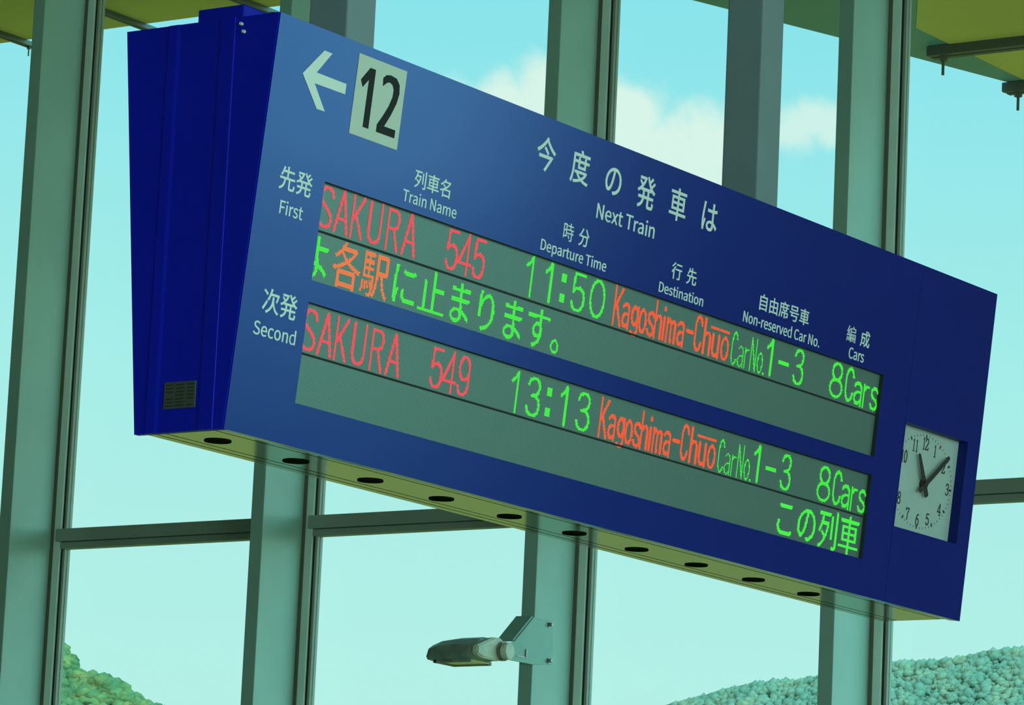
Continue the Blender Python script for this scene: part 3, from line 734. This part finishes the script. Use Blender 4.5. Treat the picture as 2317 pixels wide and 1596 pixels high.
# ---- printed lettering -----------------------------------------------------
def glyph_mesh(text, ls=0.0, bold=9.0):
    cu = bpy.data.curves.new('lettering', 'CURVE')
    cu.dimensions = '2D'; cu.fill_mode = 'BOTH'; cu.offset = bold / 1000.0
    x = 0.0
    for ch in text:
        if ch == ' ':
            x += 220; continue
        adv, dat = GLYPHS[ch]
        for cont in dat:
            pts = list(zip(cont[0::2], cont[1::2]))
            sp = cu.splines.new('POLY')
            sp.points.add(len(pts) - 1)
            for p, (a, b) in zip(sp.points, pts):
                p.co = ((x + a) / 1000.0, b / 1000.0, 0, 1)
            sp.use_cyclic_u = True
        x += adv + ls * 1000
    o = bpy.data.objects.new('tmp', cu)
    me = bpy.data.meshes.new_from_object(o)
    bpy.data.objects.remove(o)
    bpy.data.curves.remove(cu)
    vs = [(v.co.x, v.co.y) for v in me.vertices]
    fs = [list(p.vertices) for p in me.polygons]
    bpy.data.meshes.remove(me)
    return vs, fs

def sheet(name, vs, fs, place, m, parent, thick=.0008, **props):
    """thin applied film: front face plus its cut edge"""
    bm = bmesh.new()
    bv = [bm.verts.new(place(a, b, thick)) for a, b in vs]
    for f in fs:
        try: bm.faces.new([bv[i] for i in f])
        except ValueError: pass
    rim = [e for e in bm.edges if len(e.link_faces) == 1]
    r = bmesh.ops.extrude_edge_only(bm, edges=rim)
    for v in [g for g in r['geom'] if isinstance(g, bmesh.types.BMVert)]:
        v.co -= NO * thick * 1.2
    me = bpy.data.meshes.new(name)
    bm.normal_update()
    bm.to_mesh(me); bm.free()
    return put(name, me, m, parent, **props)

def lettering(text, u0, u1, v0, v1, ls=0.0, parent=board, m=WHITE):
    vs, fs = glyph_mesh(text, ls)
    xs = [a for a, b in vs]; zs = [b for a, b in vs]
    x0, x1, z0, z1 = min(xs), max(xs), min(zs), max(zs)
    def place(a, b, w):
        return P(u0 + (a - x0) / (x1 - x0) * (u1 - u0), v1 - (b - z0) / (z1 - z0) * (v1 - v0), w)
    return sheet('lettering', vs, fs, place, m, parent, label='white printed lettering ' + text)

def spaced(text, u0, u1, v0, v1, ls):
    """widely spaced heading: one part per character, on a common line"""
    vs, fs = glyph_mesh(text, ls)
    xs = [a for a, b in vs]; zs = [b for a, b in vs]
    x0, x1, z0, z1 = min(xs), max(xs), min(zs), max(zs)
    kx, kz = (u1 - u0) / (x1 - x0), (v1 - v0) / (z1 - z0)
    x = 0.0
    for ch in text:
        cv, cf = glyph_mesh(ch, bold=0.0 if ch in "時編" else 9.0)
        dx = x
        sheet('lettering', cv, cf, lambda a, b, w: P(u0 + (a + dx - x0) * kx, v1 - (b - z0) * kz, w), WHITE, board, label='white printed character ' + ch)
        x += GLYPHS[ch][0] / 1000.0 + ls

for a in [("先発", 0.0696, 0.1838, 0.3106, 0.3619), ("First", 0.0834, 0.1639, 0.3825, 0.4128), ("次発", 0.0691, 0.1886, 0.572, 0.6253),
          ("Second", 0.0507, 0.197, 0.6437, 0.6754), ("列車名", 0.5393, 0.6759, 0.2201, 0.261), ("Train Name", 0.5048, 0.7095, 0.2711, 0.2986),
          ("今度の発車は", 0.986, 1.7739, 0.0444, 0.1240, 0.78), ("Next Train", 1.2561, 1.508, 0.1475, 0.1851), ("時分", 1.1319, 1.2409, 0.218, 0.2611, 0.42),
          ("Departure Time", 1.0487, 1.3238, 0.2735, 0.3076), ("行先", 1.6023, 1.7145, 0.22, 0.2609, 0.42), ("Destination", 1.5564, 1.7565, 0.2763, 0.3024),
          ("自由席号車", 2.012, 2.251, 0.2202, 0.2616), ("Non-reserved Car No.", 1.9443, 2.3152, 0.2745, 0.3034),
          ("編成", 2.4426, 2.5603, 0.2202, 0.2629, 0.42), ("Cars", 2.4636, 2.541, 0.2736, 0.303)]:
    if len(a) == 6:
        spaced(*a)
    else:
        lettering(*a)

def flat(name, polys, w0, m, parent, thick=.0012, **props):
    bm = bmesh.new()
    for poly in polys:
        prism(bm, [P(u, v, w0) for u, v in poly], NO * thick)
    return bm_put(name, bm, m, parent, **props)

flat('arrow', [[(0.0989, 0.1084), (0.1624, 0.0445), (0.1908, 0.0447), (0.1456, 0.0962), (0.253, 0.0967), (0.253, 0.1195), (0.1440, 0.1200), (0.1912, 0.1711), (0.1624, 0.1712)]],
     -.0002, WHITE, board, label='white arrow pointing left')
num = flat('number_plate', [[(.2845, .0213), (.4610, .0213), (.4610, .1965), (.2845, .1965)]], -.0002, PLATE_WHITE, board, label='white square carrying the platform number 12')
flat('digit', [[(0.3007, 0.0753), (0.329, 0.0437), (0.3483, 0.0437), (0.3484, 0.1735), (0.3283, 0.1735), (0.3290, 0.0692), (0.3095, 0.0899)]], .0008, BLACK, num, label='black digit 1')
flat('digit', [[(0.3805, 0.0717), (0.3787, 0.0541), (0.3897, 0.0456), (0.4042, 0.0430), (0.4266, 0.0456), (0.4392, 0.0569), (0.4425, 0.0757), (0.4365, 0.0989), (0.4213, 0.1281), (0.403, 0.1560), (0.4449, 0.1560),
               (0.4449, 0.1735), (0.3775, 0.1735), (0.3775, 0.1572), (0.395, 0.1340), (0.4110, 0.1094), (0.4200, 0.0880), (0.4210, 0.0720), (0.4150, 0.0625), (0.4050, 0.0590), (0.3945, 0.0612)]], .0008, BLACK, num, label='black digit 2')

# ---- LED rows --------------------------------------------------------------
LP = 0.0033375                       # dot pitch
LW = -0.011                          # depth of the matrix behind the front sheet
U0 = 0.2135
LEDM = led_mat(LP)
def strokes_for():
    def ell(cx, cy, rx, ry, n=28, a0=0, a1=360):
        return [(cx + rx * math.cos(math.radians(a0 + (a1 - a0) * i / n)), cy + ry * math.sin(math.radians(a0 + (a1 - a0) * i / n))) for i in range(n + 1)]
    G = {}
    G['S'] = [[(14, 6.5), (13, 3.5), (10, 1.5), (5.5, 1.5), (2.5, 3.5), (1.5, 7), (2.5, 10.5), (5.5, 13), (10, 15.5), (13, 18.5), (14, 21.5), (13, 24.5), (10, 26.5), (5, 26.5), (2, 24.5), (1, 21.5)]]
    G['A'] = [[(1, 27), (7.5, 1)], [(8, 1), (14.5, 27)], [(3.5, 18.5), (12, 18.5)]]
    G['K'] = [[(1.5, 1), (1.5, 27)], [(12.5, 1), (2, 16)], [(5, 12.5), (13, 27)]]
    G['U'] = [[(1.5, 1), (1.5, 21), (3, 24.5), (6, 26.5), (9.5, 26.5), (12.5, 24.5), (14, 21), (14, 1)]]
    G['R'] = [[(1.5, 27), (1.5, 1.5), (9, 1.5), (12, 3), (13, 7), (12, 11.5), (9, 13.5), (2, 13.5)], [(8, 13.5), (13.5, 27)]]
    G['5'] = [[(13, 1.5), (2.5, 1.5), (1.5, 14), (4.5, 11.5), (8.5, 11), (12, 13), (13.5, 17.5), (13, 22), (11, 25.5), (8, 26.7), (4.5, 26.5), (2, 24.5), (1, 21.5)]]
    G['4'] = [[(11, 27), (11, 1), (1, 20.5), (15, 20.5)]]
    G['9'] = [ell(7.3, 9, 6, 7.6), [(13.3, 9), (13.3, 19), (12, 24), (8.5, 26.6), (4.5, 26.5), (1.8, 24), (1.2, 21.5)]]
    G['1'] = [[(0.5, 7), (4, 4.5), (6.5, 1)], [(7, 1), (7, 27)]]
    G['3'] = [[(1.2, 6), (2.5, 3), (6, 1.4), (9.5, 1.8), (12, 4), (12.6, 7), (11.5, 10.5), (9, 12.8), (5, 13.5)], [(9, 13.2), (12.5, 15.8), (13.6, 20), (12.6, 24), (9.5, 26.5), (5.5, 26.7), (2.2, 24.8), (0.8, 21.5)]]
    G['0'] = [ell(9.5, 14, 8.6, 12.6, 40)]
    G['8'] = [ell(9.5, 7.6, 6.8, 6.2), ell(9.5, 20.2, 8.8, 6.6)]
    G['k'] = [[(1.3, 1), (1.3, 27)], [(10, 1.5), (2, 16)], [(4.2, 12.5), (10.3, 27)]]       # narrow K
    G['a'] = [[(1.2, 13), (3, 11), (6.5, 11), (8.7, 13.5), (8.7, 27)], [(8.7, 17.5), (4.5, 17.5), (1.5, 19.5), (1.2, 23.5), (3, 26.3), (6, 26), (8.7, 23.5)]]
    G['g'] = [ell(5, 17, 3.8, 6.2), [(8.9, 11), (8.9, 27), (7.5, 30), (4.5, 30.6), (1.5, 28.8)]]
    G['o'] = [ell(5, 18.8, 4.0, 7.9)]
    G['s'] = [[(8.8, 13.5), (7, 11.2), (4, 11), (1.6, 12.8), (1.4, 15.5), (3.4, 18), (7, 20), (8.8, 22.8), (8, 25.6), (5.3, 27), (2.3, 26), (1, 23.5)]]
    G['h'] = [[(1.2, 2), (1.2, 27)], [(1.5, 15), (4, 11.5), (6.5, 11.2), (8.6, 14), (8.6, 27)]]
    G['i'] = [[(1, 4), (1, 5.5)], [(1, 11), (1, 27)]]
    G['m'] = [[(1, 11), (1, 27)], [(1.2, 14), (3.5, 11.2), (6, 13), (6.3, 27)], [(6.5, 14), (9, 11.2), (11.3, 13), (11.6, 27)]]
    G['-'] = [[(0.5, 15), (8.5, 15)]]
    G['C'] = [[(9.6, 7.5), (8.4, 3.6), (5.5, 1.6), (2.8, 3.6), (1.3, 8), (1.3, 20), (2.8, 24.6), (5.5, 26.7), (8.4, 24.6), (9.6, 20.5)]]
    G['u'] = [[(1.2, 11), (1.2, 22), (2.5, 25.8), (5, 26.6), (8.6, 23.5)], [(8.8, 11), (8.8, 27)]]
    G['_'] = [[(0.5, 6.5), (10, 6.5)]]
    G['r'] = [[(1.2, 11), (1.2, 27)], [(1.4, 15), (4, 11.8), (7.8, 11.4)]]
    return G
STROKES = strokes_for()
# one-dot-wide small capitals of "CarNo."
THIN = {'C': [[(6.5, 9), (5, 5), (3, 4), (1, 7), (0, 12), (0, 22), (1, 26), (3, 28), (5, 27), (6.5, 24)]],
        'a': [[(1, 15), (3, 13), (6, 14), (7, 17), (7, 28)], [(7, 20), (3, 20), (0, 23), (1, 27), (4, 28), (7, 25)]],
        'r': [[(0, 13), (0, 28)], [(0, 17), (2, 14), (5, 14)]],
        'N': [[(0, 28), (0, 4), (7, 28), (7, 4)]],
        'o': [[(3.5, 13), (1, 15), (0, 20), (1, 26), (3.5, 28), (6, 26), (7, 20), (6, 15), (3.5, 13)]],
        '.': [[(0, 27), (1, 27)], [(0, 28), (1, 28)]]}

def raster(strokes, x0, y0, r, out, sx=1.0):
    for st in strokes:
        for (ax, ay), (bx, by) in zip(st[:-1], st[1:]):
            ax2, bx2 = x0 + ax * sx, x0 + bx * sx
            ay2, by2 = y0 + ay, y0 + by
            for i in range(math.floor(min(ax2, bx2) - r - 1), math.ceil(max(ax2, bx2) + r + 1) + 1):
                for j in range(math.floor(min(ay2, by2) - r - 1), math.ceil(max(ay2, by2) + r + 1) + 1):
                    dx, dy = bx2 - ax2, by2 - ay2
                    L2 = dx * dx + dy * dy
                    tt = 0 if L2 == 0 else max(0, min(1, ((i - ax2) * dx + (j - ay2) * dy) / L2))
                    if (i - ax2 - tt * dx) ** 2 + (j - ay2 - tt * dy) ** 2 <= r * r:
                        out.add((i, j))

def word(items, thick=1.25, thin=0.62):
    """items: (glyph, first dot column, horizontal scale)"""
    res = []
    for it in items:
        out = set()
        ch, x = it[0], it[1]
        sx = it[2] if len(it) > 2 else 1.0
        if ch[0] == '~':
            raster(THIN[ch[1]], x, 0, thin, out, sx)
        elif ch == ':':
            for j in list(range(5, 11)) + list(range(19, 25)):
                for i in range(6): out.add((x + i, j))
        elif ch == '=':
            for j in (14, 15, 16):
                for i in range(15): out.add((x + i, j))
        else:
            raster(STROKES[ch], x, 0, thick, out, sx)
        res.append(out)
    return res

def kanji(items):
    res = []
    for ch, x in items:
        out = set()
        s = BITMAPS[ch]
        for j in range(32):
            row = s[j]
            for i in range(32):
                if row >> (31 - i) & 1:
                    out.add((x + i, j))
        res.append(out)
    return res

def dots(glyphs, v0, m, parent, label):
    for g in glyphs:
        glyph_dots(g, v0, m, parent, label)

def glyph_dots(cells, v0, m, parent, label):
    V, F = [], []
    for (i, j) in sorted(cells):
        if i < 0 or i > 730: continue
        u = U0 + (i + .5) * LP; v = v0 + (j + .33) * LP
        a, b = LP * .46, LP * .335
        n = len(V)
        for du, dv in ((-a, -b), (-a, b), (a, b), (a, -b)):
            V.append(P(u + du, v + dv, LW + .0010))
        F.append((n, n + 1, n + 2, n + 3))
    me = bpy.data.meshes.new('lit_character')
    me.from_pydata(V, [], F)
    put('lit_character', me, m, parent, label='part of the ' + label)

def display(hole, vdiv, vtop, label):
    u0, u1, v0, v1 = hole
    bm = bmesh.new()
    uvl = bm.loops.layers.uv.new('UVMap')
    a0, a1, b0, b1 = u0 - .003, u1 + .04, v0 - .008, v1 + .003
    q = [(a0, b0), (a0, b1), (a1, b1), (a1, b0)]
    vs = [bm.verts.new(P(a, b, LW)) for a, b in q]
    vb = [bm.verts.new(P(a, b, LW - .010)) for a, b in q]
    fs = [bm.faces.new(vs), bm.faces.new(vb[::-1])]
    for i in range(4):
        fs.append(bm.faces.new((vs[i], vb[i], vb[(i + 1) % 4], vs[(i + 1) % 4])))
    for f in fs:
        for l in f.loops:
            d = l.vert.co - BO
            l[uvl].uv = (d.dot(EX) / LP, (d.dot(EV) - vtop) / LP)
    o = bm_put('led_display', bm, LEDM, board, label=label)
    bm = bmesh.new()
    prism(bm, [P(a0 + .001, vdiv - .0022, LW), P(a0 + .001, vdiv + .0022, LW), P(a1 - .001, vdiv + .0022, LW), P(a1 - .001, vdiv - .0022, LW)], NO * .0018)
    bm_put('divider', bm, RUBBER, o, label='dark joint between two LED rows')
    return o

KAG = [('k', 352), ('a', 364), ('g', 375.5), ('o', 386), ('s', 397), ('h', 406.5, 1.0), ('i', 418), ('m', 422.5), ('a', 437), ('-', 449.5), ('C', 460),
       ('h', 472.5, 1.1), ('u', 485), ('o', 497.5, 1.1)]
MAC = [('_', 482), ('_', 495, 1.1)]
TAIL = [('~C', 513), ('~a', 522), ('~r', 532), ('~N', 540), ('~o', 550), ('~.', 559), ('1', 562), ('=', 580), ('3', 602), ('8', 656.5), ('C', 679, 1.25), ('a', 693, 1.3), ('r', 707.5), ('s', 718.5, 1.25)]
SAK = [('S', 4), ('A', 21.5), ('K', 39, 1.0), ('U', 57.5), ('R', 78), ('A', 96.5)]
d1 = display(H1, .4197, .3171, 'upper LED display with train SAKURA 545 at 11:50')
d2 = display(H2, .6842, .5834, 'lower LED display with train SAKURA 549 at 13:13')
R1, R2, R3, R4 = .3171, .4209, .5834, .6892
dots(word(SAK + [('5', 146.5, .95), ('4', 160.5), ('5', 178, .95)]), R1, RED_LED, d1, 'red LED text SAKURA 545')
dots(word([('1', 241.5), ('1', 265), (':', 285), ('5', 298.5, 1.18), ('0', 321.5)]), R1, GREEN_LED, d1, 'green LED text 11:50')
dots(word(KAG + MAC), R1, VERM_LED, d1, 'vermilion LED text of the destination, first train')
dots(word(TAIL), R1, GREEN_LED, d1, 'green LED text CarNo.1-3 8Cars, first train')
dots(kanji([('よ', -6), ('に', 90), ('止', 122), ('ま', 154), ('り', 185), ('ま', 217), ('す', 248), ('。', 280)]), R2, GREEN_LED, d1, 'green LED kana message')
dots(kanji([('各', 26), ('駅', 57)]), R2, ORANGE_LED, d1, 'orange LED characters')
dots(word(SAK + [('5', 146.5, .95), ('4', 160.5), ('9', 178, .95)]), R3, RED_LED, d2, 'red LED text SAKURA 549')
dots(word([('1', 241.5), ('3', 260.5, 1.18), (':', 285), ('1', 302), ('3', 323, 1.18)]), R3, GREEN_LED, d2, 'green LED text 13:13')
dots(word(KAG + MAC), R3, VERM_LED, d2, 'vermilion LED text of the destination, second train')
dots(word(TAIL), R3, GREEN_LED, d2, 'green LED text CarNo.1-3 8Cars, second train')
dots(kanji([('こ', 600), ('の', 632), ('列', 664), ('車', 696)]), R4, GREEN_LED, d2, 'green LED characters at the end of the bottom row')

# ---- clock -----------------------------------------------------------------
CW = -.028
bm = bmesh.new()
prism(bm, [P(HC[0] - .004, HC[2] - .012, CW), P(HC[0] - .004, HC[3] + .006, CW), P(HC[1] + .05, HC[3] + .006, CW), P(HC[1] + .05, HC[2] - .012, CW)], NO * -.006)
clock = bm_put('clock_face', bm, DIAL, board, label='white square clock showing eight minutes past eleven')
CU, CV = 2.9590, .5475
def ribbon(bm, pts, wd, w0, thick=.0006):
    for (a, b), (c, d) in zip(pts[:-1], pts[1:]):
        dx, dy = c - a, d - b
        l = math.hypot(dx, dy)
        if l == 0: continue
        ox, oy = -dy / l * wd / 2, dx / l * wd / 2
        ex_, ey_ = dx / l * wd * .25, dy / l * wd * .25
        prism(bm, [P(a + ox - ex_, b + oy - ey_, w0), P(c + ox + ex_, d + oy + ey_, w0), P(c - ox + ex_, d - oy + ey_, w0), P(a - ox - ex_, b - oy - ey_, w0)], NO * thick)
# serif numerals drawn in a 10 x 16 box: (stroke, heavy?)
def ell(cx, cy, rx, ry, a0=0, a1=360, n=16):
    return [(cx + rx * math.cos(math.radians(a0 + (a1 - a0) * i / n)), cy + ry * math.sin(math.radians(a0 + (a1 - a0) * i / n))) for i in range(n + 1)]
NUM = {'1': [([(5, 0), (5, 16)], 1), ([(2.5, 16), (7.5, 16)], 0), ([(2.5, 2.5), (5, 0.5)], 0)],
       '2': [([(1.5, 4.5), (2, 1.8), (4.5, .3), (7.5, 1.5), (8.5, 4.5), (7, 8), (3.5, 12), (1.2, 15.3)], 1), ([(1.2, 15.3), (8.5, 15.3), (9.2, 12.5)], 1)],
       '3': [([(1.5, 3.5), (3, .8), (6, .5), (8.2, 3.8), (6.5, 6.8), (4, 7.5)], 1), ([(5, 7.5), (8.2, 9), (8.8, 12), (6.5, 15.3), (3.5, 15.5), (1.2, 13)], 1)],
       '4': [([(7, 16), (7, .3), (.8, 11.3), (9.5, 11.3)], 1), ([(4.8, 16), (9, 16)], 0)],
       '5': [([(8.5, 1), (2.5, 1), (1.8, 7.5), (5, 6.2), (8, 8), (8.8, 11.5), (6.8, 15), (3.2, 15.5), (1.2, 13.2)], 1)],
       '6': [(ell(5, 11, 3.6, 4.7), 1), ([(1.4, 11), (2.2, 5), (5, 1), (8, 1)], 1)],
       '7': [([(1, 3.8), (1.2, .8), (9, .8), (5.8, 7), (4.4, 16)], 1)],
       '8': [(ell(5, 4.2, 3, 3.8), 1), (ell(5, 11.8, 3.7, 4), 1)],
       '9': [(ell(5, 5, 3.6, 4.7), 1), ([(8.6, 5), (7.8, 11), (5, 15), (2, 15)], 1)],
       '0': [(ell(5, 8, 3.4, 7.8, n=20), 1)]}
HOURS = {'12': (-.001, -.1005), '1': (.0535, -.0895), '2': (.108, -.054), '3': (.1405, 0), '4': (.110, .058), '5': (.0535, .092), '6': (0, .1010), '7': (-.0545, .0925),
         '8': (-.1075, .058), '9': (-.138, 0), '10': (-.106, -.052), '11': (-.0535, -.0885)}
for txt, (du, dv) in HOURS.items():
    bm = bmesh.new()
    sc = .00195
    wch = 8.2 if len(txt) == 2 else 10
    for q, ch in enumerate(txt):
        ox = CU + du + (q - (len(txt) - 1) / 2) * wch * sc - 5 * sc
        for st, heavy in NUM[ch]:
            ribbon(bm, [(ox + a * sc, CV + dv + (b - 8) * sc) for a, b in st], (1.9 if heavy else 1.2) * sc, CW, .0006)
    bm_put('numeral', bm, INK, clock, label='numeral ' + txt)
bm = bmesh.new(); bm2 = bmesh.new()
for i in range(60):
    a = math.radians(i * 6)
    su, cv = math.sin(a), -math.cos(a)
    ru, rv = .161, .1235
    big = i % 5 == 0
    p = (CU + ru * su, CV + rv * cv)
    q = (CU + (ru - (.009 if big else .005)) * su, CV + (rv - (.007 if big else .004)) * cv)
    ribbon(bm2 if i == 5 else bm, [p, q], .0055 if big else .0016, CW, .0006)
bm_put('minute_marks', bm, INK, clock)
bm_put('red_mark', bm2, REDINK, clock, label='small red mark at one o\'clock')
PU, PV = 2.9570, .5540
def hand(name, tu, tv, tail, w0, w1, hw, label):
    bm = bmesh.new()
    dx, dy = tu - PU, tv - PV
    l = math.hypot(dx, dy); dx /= l; dy /= l
    nx, ny = -dy, dx
    def p(s, k): return P(PU + dx * s + nx * k, PV + dy * s + ny * k, hw)
    prism(bm, [p(-tail, w0 * .75), p(-tail * .9, w0 * .9), p(0, w0), p(l - .004, w1), p(l, w1 * .4), p(l, -w1 * .4), p(l - .004, -w1), p(0, -w0), p(-tail * .9, -w0 * .9), p(-tail, -w0 * .75)], NO * .0014)
    bm_put(name, bm, HAND, clock, label=label)
hand('hour_hand', 2.9115, .4790, .036, .0095, .0055, -.017, 'short dark hour hand')
hand('minute_hand', 3.0670, .4655, .036, .0070, .0060, -.0135, 'long dark minute hand')
bm = bmesh.new()
tube(bm, P(PU, PV, CW), P(PU, PV, -.0105), .009, 20)
bm_put('hub', bm, HAND, clock)

# ================================================================== floodlight on the third column
LY = 10.782                     # right-hand face of that column
fl = empty('floodlight', (16.05, LY, 2.24 + CAMZ), label='small grey floodlight on a bolted bracket, fixed to the column below the board', category='lamp')
def XZ(x, z, y): return (x, y, z + CAMZ)
bm = bmesh.new()
prism(bm, [XZ(x, z, LY) for x, z in ((15.986, 2.338), (15.844, 2.214), (15.800, 2.200), (15.795, 2.128), (15.990, 2.130), (16.149, 2.1485), (16.133, 2.343))], (0, -.006, 0))
br = bm_put('bracket_plate', bm, BRACKET, fl)
bm = bmesh.new()     # stiffening flange bent back towards the lamp side
prism(bm, [XZ(x, z, LY) for x, z in ((15.986, 2.338), (15.844, 2.214), (15.838, 2.221), (15.980, 2.345))], (0, .085, 0))
bm_put('flange', bm, BRACKET, br)
boxobj('clip', 15.93, 15.938, LY - .012, LY - .006, 2.152 + CAMZ, 2.190 + CAMZ, BOLT, br)
boxobj('clip', 15.862, 15.934, LY - .010, LY - .006, 2.150 + CAMZ, 2.155 + CAMZ, BOLT, br)
for x, z in ((16.107, 2.3205), (16.113, 2.1605)):
    bm = bmesh.new()
    tube(bm, (x, LY - .004, z + CAMZ), (x, LY - .010, z + CAMZ), .0125, 16)
    tube(bm, (x, LY - .010, z + CAMZ), (x, LY - .026, z + CAMZ), .0085, 6)
    bm_put('bolt', bm, BOLT, fl, smooth=False)
# hood: a curved reflector housing lofted along the wall, rounded off at its far end
def hood_ring(y, s, dz=0.0):
    c = (15.74, 2.165 + dz)
    pr = [(-.125, -.030), (-.105, .018), (-.060, .045), (0, .058), (.060, .052), (.085, .020), (.085, -.030), (.04, -.050), (-.06, -.050), (-.11, -.046)]
    return [XZ(c[0] + a * s, c[1] + b * s, y) for a, b in pr]
rings = [hood_ring(LY + .066, .93), hood_ring(LY + .09, 1.0), hood_ring(LY + .20, 1.0, -.001), hood_ring(LY + .27, .93, -.004), hood_ring(LY + .325, .74, -.010), hood_ring(LY + .352, .40, -.020)]
bm = bmesh.new()
rv = [[bm.verts.new(p) for p in r] for r in rings]
for r0, r1 in zip(rv[:-1], rv[1:]):
    for i in range(len(r0)):
        bm.faces.new((r0[i], r0[(i + 1) % len(r0)], r1[(i + 1) % len(r0)], r1[i]))
bm.faces.new(rv[0]); bm.faces.new(rv[-1][::-1])
hood = bm_put('hood', bm, LAMP_GREY, fl)
bm = bmesh.new()
prism(bm, [XZ(15.66, 2.1085, LY + .085), XZ(15.79, 2.1085, LY + .085), XZ(15.79, 2.1085, LY + .27), XZ(15.66, 2.1085, LY + .27)], (0, 0, .008))
bm_put('lens', bm, LAMP_GLASS, hood, label='yellowed glass on the underside')
bm = bmesh.new()      # rim around the glass
for (a, b) in (((15.645, LY + .085), (15.66, LY + .28)), ((15.79, LY + .085), (15.805, LY + .28)), ((15.645, LY + .27), (15.805, LY + .285))):
    box(bm, a[0], b[0], a[1], b[1], 2.104 + CAMZ, 2.118 + CAMZ)
bm_put('lens_rim', bm, LAMP_GREY, hood)
bm = bmesh.new()
prism(bm, [XZ(x, z, LY + .064) for x, z in ((15.617, 2.172), (15.617, 2.134), (15.66, 2.122), (15.79, 2.121), (15.845, 2.150), (15.845, 2.185), (15.80, 2.222), (15.745, 2.222))], (0, -.034, 0))
bmesh.ops.bevel(bm, geom=list(bm.edges), offset=.006, segments=2, affect='EDGES')
cap = bm_put('end_cap', bm, LAMP_WHITE, fl, label='cream end casting of the lamp')
bm = bmesh.new()
tube(bm, (15.800, LY + .032, 2.166 + CAMZ), (15.800, LY + .016, 2.166 + CAMZ), .043, 28)
bm_put('pivot_ring', bm, BOLT, cap)
bm = bmesh.new()
tube(bm, (15.800, LY + .018, 2.166 + CAMZ), (15.800, LY - .014, 2.166 + CAMZ), .038, 28)
bmesh.ops.bevel(bm, geom=list(bm.edges), offset=.004, segments=2, affect='EDGES')
bm_put('pivot_knob', bm, LAMP_WHITE, cap)
